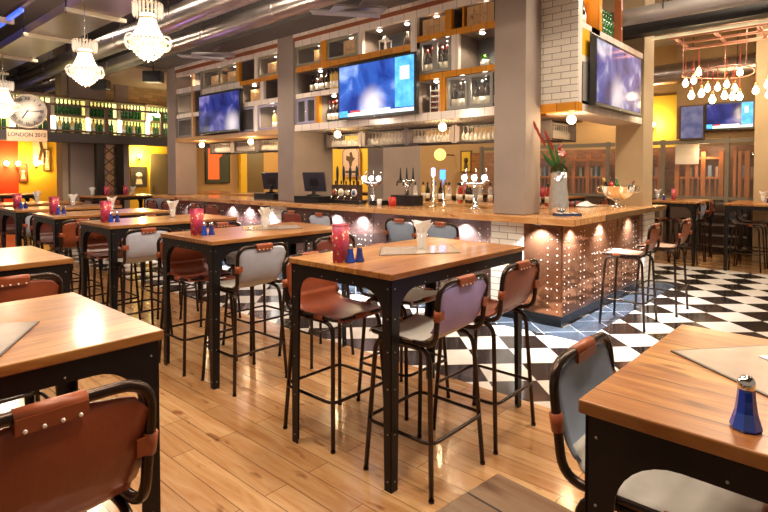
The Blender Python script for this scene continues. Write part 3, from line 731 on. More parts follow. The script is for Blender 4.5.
# middle bay
g = bay('mid', 2.99, 6.57, 'middle stretch of tiled shelving above the bar holding the large television')
hb(g, 2.99, 6.57, 2.18, 2.28, WBAND, 5.24, 6.5, 'base_board')
hb(g, 2.99, 6.57, 3.47, 3.56, WBAND); hb(g, 2.99, 6.57, 3.56, 3.61, REDWOOD, 5.23); hb(g, 2.99, 6.57, 3.61, 3.66, WBAND, 5.22, name='top_board')
hb(g, 4.17, 6.57, 3.08, 3.16, OBAND); hb(g, 5.55, 6.57, 2.68, 2.75, WBAND); hb(g, 4.17, 5.55, 2.68, 2.75, WBAND)
hb(g, 2.99, 4.17, 3.16, 3.23, OBAND); hb(g, 2.99, 4.17, 2.68, 2.75, OBAND)
backp(g, 2.99, 6.57, 2.28, 2.68, DARKG); backp(g, 2.99, 4.17, 2.75, 3.16, DARKG); backp(g, 4.17, 6.57, 2.75, 3.08, plain('brown_back_panel', (.20, .10, .05), .5)); backp(g, 4.17, 6.57, 3.16, 3.47, DARKG); backp(g, 2.99, 4.17, 3.23, 3.47, plain('warm_back_panel', (.5, .33, .16), .5))
up(g, 5.84, 5.96, 3.16, 3.47, OBAND); up(g, 5.11, 5.20, 3.16, 3.47, WBAND); up(g, 4.17, 4.27, 2.28, 3.47, WBAND)
up(g, 6.0, 6.09, 2.28, 2.68, OBAND); up(g, 6.545, 6.57, 2.28, 3.47, GREYP)
up(g, 3.65, 3.74, 3.23, 3.47, OBAND); up(g, 3.55, 3.65, 2.75, 3.16, WBAND); up(g, 3.74, 3.82, 2.28, 2.68, OBAND); up(g, 2.99, 3.06, 2.28, 3.47, WBAND); up(g, 3.48, 3.50, 3.23, 3.47, OBAND)
hb(g, 5.6, 6.0, 2.28, 2.68, OBAND, GX1 - .05, GX1 - .02, 'back_panel')
for a in ((5.97, 6.54, 3.17, 3.46, OLIVE), (5.21, 5.83, 3.17, 3.46, OLIVE), (6.31, 6.54, 2.29, 2.67, VIOLP), (6.09, 6.31, 2.29, 2.67, VIOLP), (3.90, 4.13, 2.76, 3.15, GREYP), (3.67, 3.90, 2.76, 3.15, GREYP), (3.43, 3.72, 2.29, 2.67, GREYP), (3.10, 3.42, 2.29, 2.67, GREYP)): door(g, *a)
# left bay, 6.97..10.34
h = bay('left', 6.97, 10.34, 'far left stretch of tiled shelving above the bar holding the smaller television')
hb(h, 6.97, 10.34, 2.16, 2.24, plain('honey_wood_board', (.55, .30, .11), .4), 5.24, 6.5, 'base_board')
hb(h, 6.97, 10.34, 3.46, 3.54, WBAND); hb(h, 6.97, 10.34, 3.54, 3.60, REDWOOD, 5.23); hb(h, 6.97, 10.34, 3.60, 3.66, WBAND, 5.22, name='top_board')
hb(h, 9.35, 10.34, 3.12, 3.22, WBAND); hb(h, 9.43, 10.34, 2.63, 2.71, WBAND); hb(h, 8.08, 9.35, 3.02, 3.12, WBAND); hb(h, 6.97, 8.08, 3.05, 3.12, OBAND); hb(h, 6.97, 8.08, 2.67, 2.75, WBAND)
backp(h, 6.97, 9.35, 2.24, 3.46, DARKG); backp(h, 9.35, 10.34, 2.24, 3.2, plain('grey_back_panel', (.2, .19, .17), .5)); backp(h, 9.7, 10.34, 3.2, 3.46, OBAND); backp(h, 9.35, 9.7, 3.2, 3.46, PAPER)
up(h, 9.68, 9.74, 2.24, 3.46, CRATE); up(h, 9.33, 9.40, 2.24, 3.46, GREYP); up(h, 8.08, 8.16, 3.12, 3.46, OBAND); up(h, 7.54, 7.64, 3.12, 3.46, WBAND); up(h, 7.38, 7.48, 2.75, 3.05, WBAND); up(h, 7.56, 7.65, 2.24, 2.67, WBAND); up(h, 8.06, 8.12, 2.24, 3.05, WBAND); up(h, 6.97, 7.0, 2.24, 3.46, OBAND)
hb(h, 7.48, 8.06, 2.76, 3.05, OBAND, GX1 - .06, GX1 - .02, 'back_panel')
for a in ((8.74, 9.32, 3.13, 3.45, OLIVE), (8.17, 8.73, 3.13, 3.45, OLIVE), (7.0, 7.53, 3.13, 3.45, OLIVE), (7.66, 8.05, 2.25, 2.66, VIOLP), (7.0, 7.55, 2.25, 2.66, VIOLP), (9.75, 10.3, 2.72, 3.11, OLIVE), (9.75, 10.3, 2.25, 2.62, GREYP)): door(h, *a)
# right wing gantry and tiled tower
r = thing('bar_gantry', 'white tiled tower and right hand shelving carrying the television over the short wing', 'shelving', (6.3, 2.4, 2.18))
def rb(x0, x1, y0, y1, z0, z1, mat, name): mm = MB(); mm.box(x0, x1, y0, y1, z0, z1); return mm.build(name, mat, r, True)
rb(5.455, 5.47, 2.22, 2.98, 2.28, ZC, WTILE, 'tile_face')
rb(5.455, 5.58, 2.22, 2.98, 2.19, 2.28, OBAND, 'tile_band'); rb(5.47, 5.56, 2.22, 2.6, 2.28, ZC, WBAND, 'upright')
rb(5.58, 7.6, 2.22, 2.62, 2.19, 2.27, WBAND, 'base_board'); rb(5.56, 6.06, 2.5, 2.62, 2.27, ZC, OBAND, 'back_panel'); rb(5.58, 6.6, 2.62, 2.98, 2.17, 2.21, plain('brown_soffit_board', (.16, .08, .04), .5), 'soffit_board')
rb(5.56, 6.06, 2.22, 2.5, 3.06, 3.12, WBAND, 'shelf_board'); rb(5.56, 5.76, 2.22, 2.28, 2.78, 3.06, plain('yellow_glazed_tile', (.78, .42, .02), .2), 'tile_band'); rb(5.56, 5.80, 2.22, 2.5, 2.71, 2.78, WBAND, 'shelf_board')
rb(6.06, 6.12, 2.22, 2.6, 3.12, ZC, OBAND, 'upright'); rb(5.76, 5.82, 2.22, 2.5, 2.27, 3.06, BLACK, 'upright')
rb(5.82, 7.6, 2.22, 2.6, 3.05, 3.12, WBAND, 'top_board'); rb(5.82, 7.6, 2.26, 2.6, 2.27, 3.05, DARKG, 'back_panel'); rb(6.80, 6.86, 2.24, 2.32, 3.12, ZC, REDWOOD, 'post')
dr = rb(5.57, 5.75, 2.21, 2.22, 2.30, 2.70, GREYP, 'glass_door')
# bottles and objects in the gantry
Bl = lambda s: s
for y in (6.33, 6.22, 6.12, 5.98): bottle('1w', 5.40, y, 2.75, 'dark wine bottle with white label in the niche above the violet doors', 'wine bottles in the niche left of the middle television')
for y in (5.88, 5.81, 5.74): bottle('1y', 5.40, y, 2.75, 'pale golden bottle at the left edge of the middle television', 'golden bottles left of the middle television')
for y in (5.96, 5.88, 5.80, 5.72): bottle('1r', 5.42, y, 2.28, 'dark bottle with red cap in the orange niche at the base', 'bottles in the orange niche left of the middle television')
for y in (4.09, 4.01, 3.94): bottle('1r', 5.36, y, 2.75, 'red capped wine bottle behind the left glass door right of the television', 'wine bottles behind upper glass doors')
for y in (3.86, 3.79, 3.72): bottle('1r', 5.36, y, 2.75, 'red capped wine bottle behind the right glass door right of the television', 'wine bottles behind upper glass doors')
for y in (3.68, 3.60, 3.52): bottle('1w', 5.36, y, 2.28, 'dark wine bottle behind the lower left grey door by the big column', 'wine bottles behind lower grey doors')
for y in (3.38, 3.31, 3.23, 3.16): bottle('1w', 5.36, y, 2.28, 'dark wine bottle behind the lower right grey glass door by the big column', 'wine bottles behind lower grey doors')
for y in (7.32, 7.22, 7.12): bottle('1y', 5.42, y, 2.24, 'golden bottle behind the violet glass door left of the middle column', 'golden bottles behind the violet door')
for x in (6.18, 6.26, 6.34, 6.42, 6.50, 6.58, 6.66): bottle('1g', x, 2.32, 3.12, 'green bottle standing on top of the shelf over the right television', 'green bottles on top of the right gantry')
for x in (5.68, 5.84): bottle('1c', x, 2.34, 3.12, 'champagne bottle in the orange niche of the tiled tower', 'champagne bottles in the tower niche')
bottle('1y', 9.95 - 4.5, 9.9, 2.71, 'pale bottle behind the glass door of the furthest gantry cell', None)
def crate(y0, y1, z0, z1, x0, label, mat=CRATE):
    t = thing('wine_crate', label, 'crate', ((x0 + .15), (y0 + y1) / 2, z0))
    m = MB(); m.box(x0, x0 + .015, y0, y1, z0, z1); m.box(x0 + .26, x0 + .275, y0, y1, z0, z1); m.box(x0 + .015, x0 + .26, y0, y0 + .015, z0, z1); m.box(x0 + .015, x0 + .26, y1 - .015, y1, z0, z1); m.box(x0 + .015, x0 + .26, y0 + .015, y1 - .015, z0, z1 - .01)
    m.build('box_body', mat, t, True)
    m = MB(); cy, cz = (y0 + y1) / 2, (z0 + z1) / 2
    for i in range(7): m.tube([(x0 - .001, cy + .08 - i * .026, cz + .01 + .008 * math.sin(i * 2)), (x0 - .001, cy + .06 - i * .026, cz - .006 + .012 * math.cos(i * 3))], .003, 5)
    m.build('stencil_mark', plain('burnt_brown_mark', (.16, .08, .03), .7), t, True)
crate(3.78, 4.12, 3.23, 3.43, 5.30, 'pale wooden wine crate in the top niche right of the television')
crate(3.10, 3.46, 3.23, 3.45, 5.28, 'pale wooden wine crate in the top niche beside the big column')
crate(6.02, 6.24, 3.16, 3.40, 5.36, 'pale wine crate behind the top glass door left of the television')
crate(5.30, 5.58, 3.16, 3.42, 5.34, 'pale wine crate behind the wide top glass door')
crate(7.56, 7.92, 2.75, 2.97, 5.36, 'pinkish wooden crate in the orange niche right of the smaller television')
crate(8.82, 9.2, 3.12, 3.36, 5.36, 'wooden crate behind the far left top glass door'); crate(8.25, 8.6, 3.12, 3.36, 5.34, 'wooden crate behind the second far top glass door'); crate(7.08, 7.42, 3.12, 3.36, 5.36, 'wooden crate behind the top glass door beside the middle column')
# lantern, dark vase, plant pot, stacked rack
t = thing('lantern', 'white metal lantern in the top niche over the large television', 'lantern', (5.40, 4.83, 3.16))
m = MB(); m.box(-.06, .06, -.06, .06, 0, .015); 
for sx in (-1, 1):
    for sy in (-1, 1): m.box(sx * .055 - .006, sx * .055 + .006, sy * .055 - .006, sy * .055 + .006, .015, .15)
m.box(-.065, .065, -.065, .065, .15, .162); m.build('frame', PAPER, t); m = MB(); m.lathe([(.05, .162), (.045, .19), (.02, .21), (.008, .215), (.008, .225), (0, .226)], seg=12); m.build('cap', PAPER, t); m = MB(); m.lathe([(.022, .015), (.022, .09), (0, .092)], seg=10); m.build('candle', LBL, t)
m = MB(); m.lathe([(.03, 0), (.055, .04), (.06, .09), (.045, .15), (.025, .18), (.035, .21), (.03, .21), (.02, .18), (0, .17)], seg=16, c=(5.42, 4.45, 3.16)); one('dark_vase', m, plain('dark_bronze_glaze', (.03, .02, .015), .25), 'dark rounded vase in the top niche over the large television', 'vase')
t = thing('potted_plant', 'small green plant in a white glowing pot beside the big column', 'plant', (5.42, 3.3, 2.75))
m = MB(); m.lathe([(.035, 0), (.05, .01), (.055, .10), (.048, .10), (.045, .085), (0, .084)], seg=14); m.build('pot', PAPER, t)
m = MB(); rr = random.Random(2)
for i in range(46):
    a = rr.random() * 6.28; e = rr.random() * 1.2; l = .05 + rr.random() * .05; d = Vector((math.cos(a) * math.cos(e), math.sin(a) * math.cos(e), math.sin(e) + .3)); s = Vector((-math.sin(a), math.cos(a), 0)) * .009; p = Vector((0, 0, .08))
    m.add([p, p + d * l * .6 + s, p + d * l, p + d * l * .6 - s], [(0, 1, 2, 3)])
m.build('leaves', plain('leaf_green', (.08, .22, .03), .5), t, fix=False)
t = thing('bottle_rack', 'white tiered cup rack in the niche right of the large television', 'rack', (5.42, 3.98, 2.28))
m = MB()
for k in range(5): m.box(-.06, .06, -.07, .07, k * .07, k * .07 + .008)
for sx in (-1, 1):
    for sy in (-1, 1): m.box(sx * .055 - .004, sx * .055 + .004, sy * .065 - .004, sy * .065 + .004, 0, .35)
m.build('frame', PAPER, t); m = MB()
for k in range(4):
    for j in (-1, 1): m.lathe([(.022, 0), (.026, .04), (0, .041)], (-.02, j * .032, k * .07 + .009), 10)
m.build('cups', plain('maroon_cups', (.15, .04, .03), .3), t)
# niche downlights
for y, z in ((4.90, 3.47), (4.42, 3.47), (3.95, 3.47), (3.25, 3.47), (6.12, 3.47), (5.45, 3.47), (6.1, 3.08), (3.3, 3.16), (3.95, 2.68), (3.57, 2.68), (3.26, 2.68), (7.2, 3.46), (7.8, 3.05), (9.9, 3.46), (9.5, 3.46), (8.9, 3.46), (8.4, 3.46), (5.8, 2.68), (3.98, 3.16), (3.78, 3.16), (9.9, 3.12), (7.3, 2.67)): nlight(y, z)
nl = lamp('lamp', 'POINT', (5.65, 2.3, 3.5), 5, (1, .8, .5), .03)

# ------------------------------------------------------------------ televisions
def screen_mat(name, c1, c2, hot, s, spot=(.1, -.2)):
    m, nt, b = new_mat(name); b.inputs['Base Color'].default_value = (.01, .01, .015, 1); b.inputs['Roughness'].default_value = .1
    tc = N(nt, 'ShaderNodeTexCoord'); no = N(nt, 'ShaderNodeTexNoise', Scale=1.0, Detail=3., Distortion=.6)
    mp = N(nt, 'ShaderNodeMapping'); mp.inputs['Scale'].default_value = (2.5, 2.5, 2.5); L(nt, tc.outputs['Object'], mp.inputs[0]); L(nt, mp.outputs[0], no.inputs['Vector'])
    cr = N(nt, 'ShaderNodeValToRGB'); e = cr.color_ramp.elements; e[0].position = .36; e[0].color = rgb(c1); e[1].position = .56; e[1].color = rgb(c2); n = e.new(.72); n.color = rgb(hot)
    L(nt, no.outputs[0], cr.inputs[0]); b.inputs['Emission Strength'].default_value = s
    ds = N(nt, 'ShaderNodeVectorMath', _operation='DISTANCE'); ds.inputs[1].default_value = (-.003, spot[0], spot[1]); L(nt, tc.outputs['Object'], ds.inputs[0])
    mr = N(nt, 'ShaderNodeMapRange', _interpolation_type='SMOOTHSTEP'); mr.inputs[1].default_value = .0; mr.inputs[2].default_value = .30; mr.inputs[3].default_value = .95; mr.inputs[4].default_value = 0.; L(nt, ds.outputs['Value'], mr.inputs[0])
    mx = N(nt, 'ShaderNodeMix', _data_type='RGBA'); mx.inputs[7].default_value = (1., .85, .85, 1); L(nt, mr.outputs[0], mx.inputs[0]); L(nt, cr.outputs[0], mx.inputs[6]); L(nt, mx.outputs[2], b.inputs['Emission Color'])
    return m
SCB = screen_mat('blue_news_picture', (.006, .03, .24), (.035, .12, .52), (.35, .5, .9), 1.3, (.05, -.20))
SCV = screen_mat('violet_blue_picture', (.008, .012, .09), (.035, .045, .26), (.3, .25, .55), 1.0, (-.45, -.22))
CYAN = emit('cyan_broadcast_panel', (.03, .32, .85), 1.2, (.15, .6, 1.), 9); WHT = emit('white_broadcast_strip', (.75, .88, .85), 1.1); REDS = emit('red_caption', (.7, .04, .04), 1.0); NAVY = emit('navy_face_shape', (.07, .12, .4), 1.0, (.3, .45, .9), 3)
def tv(loc, rz, w, hgt, label, scr, news=True):
    # local: screen faces -X, width along Y (right side of the picture at -Y)
    t = thing('television', label, 'television', loc, rz)
    m = MB(); m.box(0, .07, -w / 2, w / 2, -hgt / 2, hgt / 2); m.box(.07, .105, -w * .2, w * .2, -hgt * .25, hgt * .25); m.build('casing', BLACK, t, bevel=.006)
    b_ = .03; m = MB(); m.box(-.003, 0, -w / 2 + b_, w / 2 - b_, -hgt / 2 + b_ * 1.3, hgt / 2 - b_); m.build('screen', scr, t)
    if news:
        m = MB(); m.box(-.005, -.003, -w / 2 + b_, -w / 2 + b_ + w * .22, -hgt / 2 + .10, hgt / 2 - b_); m.build('picture_sidebar', CYAN, t)
        m = MB(); m.box(-.007, -.005, -w / 2 + b_ + .07, -w / 2 + b_ + w * .16, hgt * .08, hgt * .3); m.build('picture_inset', WHT, t)
        m = MB(); m.box(-.005, -.003, -w / 2 + b_, w / 2 - b_, -hgt / 2 + b_ * 1.3, -hgt / 2 + .085); m.box(-.005, -.003, -w / 2 + w * .3, w / 2 - w * .2, -hgt / 2 + .085, -hgt / 2 + .11); m.build('caption_strip', WHT, t)
        m = MB(); m.box(-.007, -.005, w / 2 - w * .32, w / 2 - w * .18, -hgt / 2 + .09, -hgt / 2 + .115); m.build('caption_tag', REDS, t)
        m = MB(); m.box(-.007, -.005, w / 2 - b_ - w * .12, w / 2 - b_, -hgt / 2 + b_ * 1.3, -hgt / 2 + .12); m.build('channel_block', CYAN, t)
        for i in range(7): pass
    m = MB(); m.lathe([(.004, 0), (.004, -.004), (0, -.005)], (-.001, 0, -hgt / 2 + .012), 8, 0, True, 'X'); m.build('status_light', WHT, t)
    return t
tv((5.13, 4.78, 2.645), 0, 1.38, .755, 'large television showing blue news pictures, centre of the gantry', SCB)
tv((5.13, 8.575, 2.617), 0, 1.36, .72, 'smaller looking television with violet blue picture left of the middle column', SCV, False)
tv((6.43, 2.115, 2.617), PI / 2, 1.52, .73, 'television angled away over the short wing with painted lamp reflections', screen_mat('violet_picture_painted_reflections', (.03, .035, .17), (.16, .16, .45), (.9, .85, .9), .9), False)  # bright patches in the emission stand in for lamp reflections
tv((11.85, 1.92, 2.616), 0, .80, .53, 'television on the far right wall above the glazed screen', SCV, True)

# ------------------------------------------------------------------ pendant globes and glass racks under the gantry
GLOBE = emit('warm_globe', (1., .72, .38), 22)
def globe(x, y, z, label):
    t = thing('globe_lamp', label, 'lamp', (x, y, z), 0, 'globe lamps under the gantry')
    m = MB(); m.lathe([(.03, .045), (.03, .075)], seg=12); m.build('lamp_holder', CHROME, t)
    m = MB(); m.sph((0, 0, 0), .047, 16); m.build('bulb', GLOBE, t)
    lamp('lamp', 'POINT', (x, y, z - .06), 16, (1, .74, .42), .05)
for x, y, z, n in ((5.38, 9.6, 2.085, 'furthest left globe lamp under the gantry'), (5.38, 7.95, 2.085, 'globe lamp under the gantry left of the middle column'), (5.38, 5.75, 2.105, 'globe lamp under the gantry below the large television, left corner'), (5.38, 3.87, 2.105, 'globe lamp under the gantry above the beer taps'), (5.64, 2.36, 2.115, 'globe lamp under the tiled tower corner')): globe(x, y, z, n)
def wineglass(x, y, z, group, lb, first=[None]):
    if first[0] is None:
        m = MB(); m.lathe([(.034, 0), (.034, -.003), (.005, -.008), (.004, -.07), (.01, -.08), (.034, -.105), (.038, -.14), (.033, -.18)], seg=10)
        o = m.build('wine_glass', CLEAR2); first[0] = o; o.location = (x, y, z); return tag(o, lb, 'glass', group)
    o = first[0].copy(); COL.objects.link(o); o.location = (x, y, z); return tag(o, lb, 'glass', group)
CLEAR2 = glass('bright_hanging_glass', (.97, .92, .84), .04, .5)
RACKW = plain('grey_rack_post', (.20, .16, .15), .5)
def rack(p0, p1, label, grp):
    (x0, y0), (x1, y1) = p0, p1; along = 'Y' if abs(y1 - y0) > abs(x1 - x0) else 'X'
    t = thing('glass_rack', label, 'rack', ((x0 + x1) / 2, (y0 + y1) / 2, 1.93), 0, None)
    m = MB()
    if along == 'Y':
        for y in (y0, y1): m = MB(); m.box(x0, x0 + .34, y - .035, y + .035, 1.93, 2.16); m.build('end_post', RACKW, t, True)
    else:
        for x in (x0, x1): m = MB(); m.box(x - .03, x + .03, y0, y0 + .34, 1.93, 2.16); m.build('end_post', RACKW, t, True)
    m = MB()
    for d in (0, .17, .34):
        if along == 'Y': m.box(x0 + d - .006, x0 + d + .006, y0, y1, 1.93, 1.945); m.box(x0 + d - .006, x0 + d + .006, y0, y1, 2.14, 2.16)
        else: m.box(x0, x1, y0 + d - .006, y0 + d + .006, 1.93, 1.945); m.box(x0, x1, y0 + d - .006, y0 + d + .006, 2.14, 2.16)
    m.build('rail', STEEL, t, True)
    n = 12
    lb = 'clear stemmed glass in the rack ' + label.split(', ')[1].replace('hanging ', '')
    for i in range(n):
        for d in (.085, .25):
            f = (i + .7) / (n + .4)
            if along == 'Y': wineglass(x0 + d, y0 + (y1 - y0) * f, 2.138, grp, lb)
            else: wineglass(x0 + (x1 - x0) * f, y0 + d, 2.138, grp, lb)
for a, b_, s in (((5.74, 6.36), (5.74, 5.66), 'first right of the middle column'), ((5.74, 5.58), (5.74, 4.78), 'second right of the middle column'), ((5.74, 4.70), (5.74, 3.98), 'third right of the middle column'), ((5.74, 3.90), (5.74, 3.10), 'beside the big column'),
               ((5.95, 2.72), (6.62, 2.72), 'hanging behind the vase'), ((5.8, 10.0), (5.8, 9.25), 'furthest left under the gantry'), ((5.8, 9.17), (5.8, 8.42), 'second from the far end'), ((5.8, 8.34), (5.8, 7.59), 'third from the far end'), ((5.8, 7.51), (5.8, 6.9), 'just left of the middle column')):
    rack(a, b_, f'rack of hanging stemmed glasses, {s}', 'hanging glasses ' + s)

# ------------------------------------------------------------------ things on the bar
def monitor(x, y, rz, label):
    t = thing('till_monitor', label, 'monitor', (x, y, 1.10), rz)
    m = MB(); m.box(-.16, .16, -.27, .27, 0, .10); m.build('cash_drawer', BLACK, t, bevel=.005)
    m = MB(); m.lathe([(.11, .10), (.11, .115), (.03, .13), (.025, .22), (.05, .24)], seg=14); m.build('stand', BLACK, t)
    M_ = Matrix.Translation((.0, -.02, .31)) @ Euler((0, -.25, .35)).to_matrix().to_4x4(); m = MB(); m.obox(M_, .018, .18, .145); m.build('screen_back', plain('dark_violet_plastic', (.03, .028, .045), .4), t, bevel=.005)
    m = MB(); m.obox(M_ @ Matrix.Translation((-.02, 0, 0)), .004, .07, .05); m.build('rear_cover', BLACK, t)
monitor(5.22, 6.10, 0, 'black till monitor on its cash drawer beside the middle column, right side')
monitor(5.42, 7.42, 0, 'black till monitor half hidden behind the middle column, left side')
def hand_pulls():
    t = thing('beer_engine', 'row of cask beer hand pulls with round badges on dark bar box', 'beer tap', (5.42, 5.60, 1.10))
    m = MB(); m.box(-.10, .10, -.30, .32, 0, .05); m.build('drip_tray', BLACK, t); m = MB(); m.box(-.04, .06, -.26, .28, .05, .27); m.build('case', plain('dark_walnut', (.06, .03, .02), .35), t)
    for i, c in enumerate(((.5, .1, .05), (.75, .62, .3), (.7, .6, .4), (.1, .14, .35))):
        y = .21 - i * .135
        m = MB(); m.lathe([(.055, 0), (.055, -.012), (.0, -.013)], (-.041, y, .16), 16, 0, True, 'X'); m.lathe([(.036, -.013), (0, -.015)], (-.041, y, .16), 16, 1, True, 'X'); m.build('badge', [PAPER if i % 2 else CHROME, plain('badge_%d' % i, c, .4)], t)
        m = MB(); m.lathe([(.012, .27), (.010, .30), (.016, .34), (.021, .42), (.019, .50), (.008, .54), (0, .55)], (.01, y, 0), 10); m.build('pump_handle', BLACK, t)
        m = MB(); m.tube(rpath([(-.04, y, .10), (-.10, y, .11), (-.12, y, .06)], .03, 4), .008, 6); m.build('spout', CHROME, t)
hand_pulls()
LENS = emit('white_lit_lens', (.85, .93, 1.), 3.5)
def font(x, y, label, s=1., curve=True):
    t = thing('beer_font', label, 'beer tap', (x, y, 1.10), 0)
    m = MB(); m.lathe([(.06, 0), (.065, .012), (.045, .03), (.028, .05), (.026, .26 * s), (.03, .30 * s)], seg=14); m.build('pillar', CHROME, t)
    m = MB(); m.tube(rpath([(0, .16, .36 * s), (0, .1, .30 * s), (0, -.1, .30 * s), (0, -.16, .36 * s)], .06, 4), .028, 10); m.build('cross_arm', CHROME, t)
    for d in (-.14, 0, .14):
        m = MB(); m.tube(rpath([(-.01, d, .33 * s), (-.07, d, .33 * s), (-.08, d, .27 * s)], .025, 4), .009, 8); m.lathe([(.008, .33 * s), (.006, .38 * s), (.010, .44 * s), (.011, .49 * s), (0, .50 * s)], (.015, d, 0), 8); m.build('tap', CHROME, t)
        m = MB(); m.sph((-.03, d, .385 * s), .036, 14); m.build('badge_lens', LENS, t)
font(5.50, 3.47, 'curved chrome beer font with three white lit badges by the big column')
font(5.52, 5.18, 'chrome beer font with white lit badges below the pub sign', .95)
t = thing('beer_column', 'tall slim beer column with violet lit top at the middle of the bar', 'beer tap', (5.50, 4.10, 1.10))
m = MB(); m.lathe([(.05, 0), (.05, .01), (.026, .02), (.026, .40)], seg=14); m.build('pillar', plain('brushed_brass_column', (.7, .55, .4), .25, .9), t)
m = MB(); m.lathe([(.026, .40), (.026, .50), (0, .51)], seg=14); m.build('lit_cap', emit('violet_white_cap', (.6, .55, 1.), 3), t)
t = thing('beer_column', 'second slim column with bright blue badge behind the violet one', 'beer tap', (5.62, 4.02, 1.10))
m = MB(); m.lathe([(.04, 0), (.022, .02), (.022, .36), (.0, .37)], seg=12); m.build('pillar', CHROME, t); m = MB(); m.box(-.03, -.02, -.04, .04, .36, .48); m.box(-.02, .02, -.012, .012, .34, .48); m.build('lit_badge', emit('blue_badge', (.05, .25, 1.), 3), t)
t = thing('tap_cluster', 'dark bodied tap block with three black handles left of the slim columns', 'beer tap', (5.60, 4.62, 1.10))
m = MB(); m.box(-.1, .1, -.2, .2, 0, .14); m.build('base_box', BLACK, t); m = MB(); m.lathe([(.03, .14), (.025, .33)], seg=12); m.tube([(0, -.14, .33), (0, .14, .33)], .025, 10); m.build('pillar', CHROME, t)
for d in (-.11, 0, .11): m = MB(); m.lathe([(.016, .34), (.014, .40), (.008, .50), (0, .52)], (0, d, 0), 8); m.tube([(0, d, .33), (-.07, d, .32), (-.075, d, .27)], .01, 6); m.build('handle', BLACK, t)
m = MB(); m.lathe([(.045, 0), (.055, .05), (.05, .12), (.02, .125), (0, .13)], (5.35, 4.66, 1.10), 12); one('red_cup', m, plain('red_cup', (.55, .04, .03), .3), 'red rounded cup on the bar in front of the dark tap block', 'cup')
m = MB(); m.lathe([(.03, 0), (.033, .09), (0, .091)], (5.3, 4.85, 1.10), 12); one('white_cup', m, PAPER, 'white cup on the bar left of the red cup', 'cup')
m = MB(); m.box(5.35, 5.6, 4.9, 5.08, 1.1, 1.16); one('black_tray', m, BLACK, 'flat black caddy on the bar left of the cups', 'tray')
# back counter clutter
rr = random.Random(11)
for i in range(26):
    y = 3.5 + i * .105 if i < 24 else 7.4 + (i - 24) * .3
    bottle('1' + 'wrysk'[rr.randrange(5)], 7.35 + rr.random() * .2, y, 1.05, 'bottle standing among others on the far side counter', 'bottles on the far side counter')
for i in range(12): bottle('1' + 'wyrk'[rr.randrange(4)], 7.3 + rr.random() * .2, 7.3 + i * .22, 1.05, 'bottle on the far counter seen left of the middle column', 'bottles on the left end of the far side counter')
# chrome vase with flowers
t = thing('chrome_vase', 'tall mirrored silver vase of red and green flowers against the big column', 'vase', (5.47, 2.42, 1.10))
m = MB(); m.lathe([(.088, 0), (.098, .02), (.106, .09), (.097, .20), (.083, .33), (.078, .46), (.072, .46), (.07, .42), (0, .40)], seg=24); m.build('vase_body', plain('mirror_chrome', (.85, .83, .80), .14, .8, .15, 20, bump=.12, bscale=14), t)
m = MB(); rr = random.Random(5)
for i in range(260):
    a = rr.random() * 6.28; e = rr.random() * PI / 2; d = Vector((math.cos(a) * math.cos(e), math.sin(a) * math.cos(e), math.sin(e))); p = Vector((0, 0, .44)) + Vector((d.x * .085, d.y * .085, d.z * .07)); s = d.cross(Vector((0, 0, 1))).normalized() * .012 if abs(d.z) < .98 else Vector((.012, 0, 0)); u = Vector((0, 0, .022))
    m.add([p - s, p + s, p + d * .014 + s * .3 + u, p + d * .014 - s * .3 + u], [(0, 1, 2, 3)])
m.sph((0, 0, .44), .08, 12, 0, .8); m.build('moss_ball', plain('dark_moss', (.05, .06, .015), .8, 0, .4, 40), t, fix=False)
def blade(m, base, tip, w, bend, mi=0):
    base, tip = Vector(base), Vector(tip); ax = (tip - base); s = ax.cross(Vector((.743, .669, 0))).normalized(); n_ = ax.cross(s).normalized(); vs = []
    for i in range(7):
        t_ = i / 6; p = base + ax * t_ + n_ * bend * math.sin(PI * t_); ww = w * math.sin(PI * min(.97, t_ * .85 + .12)); vs += [p - s * ww, p + n_ * ww * .3, p + s * ww]
    m.add(vs, [(i * 3 + j, i * 3 + j + 1, (i + 1) * 3 + j + 1, (i + 1) * 3 + j) for i in range(6) for j in (0, 1)], mi, True)
LF = (Vector((-.669, .743, 0)))  # towards picture left
def fl(a, z, w=0.): p = LF * a; return (p.x + w, p.y, z)
m = MB(); blade(m, fl(0, .44), fl(.20, .68), .018, .02); blade(m, fl(.02, .44), fl(.13, .80), .015, .01); blade(m, fl(.0, .46), fl(.17, .62), .018, -.02); blade(m, fl(-.01, .44), fl(.05, .75), .015, .02); blade(m, fl(-.02, .45), fl(-.06, .66), .016, .02)
m.build('leaves', plain('deep_leaf_green', (.03, .10, .02), .4), t, fix=False)
m = MB()
for a, z in ((.27, .98), (.23, .90), (.15, .88), (.10, .78), (-.02, .72)): m.tube([fl(0, .46), fl(a * .6, .46 + (z - .46) * .6), fl(a, z)], .005, 6, rs=[.004, .006, .002])
m.build('stems', plain('stem_green', (.15, .2, .04), .5), t)
m = MB()
for a, z in ((.27, .96), (.24, .90), (.21, .84), (.18, .79), (.15, .86), (.12, .80), (.09, .74)): blade(m, fl(a - .03, z - .07), fl(a + .015, z + .05), .014, .012)
for a, z in ((.0, .70), (-.05, .62), (-.03, .56)): blade(m, fl(a + .02, z - .05), fl(a - .02, z + .05), .018, .015)
m.build('red_petals', plain('red_heliconia', (.30, .03, .02), .35), t, fix=False)
m = MB()
for k in range(5):
    a = k * 1.256; m.add([Vector(fl(-.035, .66)), Vector(fl(-.035 + .035 * math.cos(a), .66 + .035 * math.sin(a), -.02)), Vector(fl(-.035 + .045 * math.cos(a + .5), .66 + .045 * math.sin(a + .5), -.03)), Vector(fl(-.035 + .035 * math.cos(a + 1.), .66 + .035 * math.sin(a + 1.), -.02))], [(0, 1, 2, 3)])
m.build('pink_flower', plain('pale_pink_petal', (.85, .45, .42), .5), t, fix=False)
t = thing('ashtray', 'small blue and white striped dish at the foot of the silver vase', 'dish', (5.34, 2.27, 1.10))
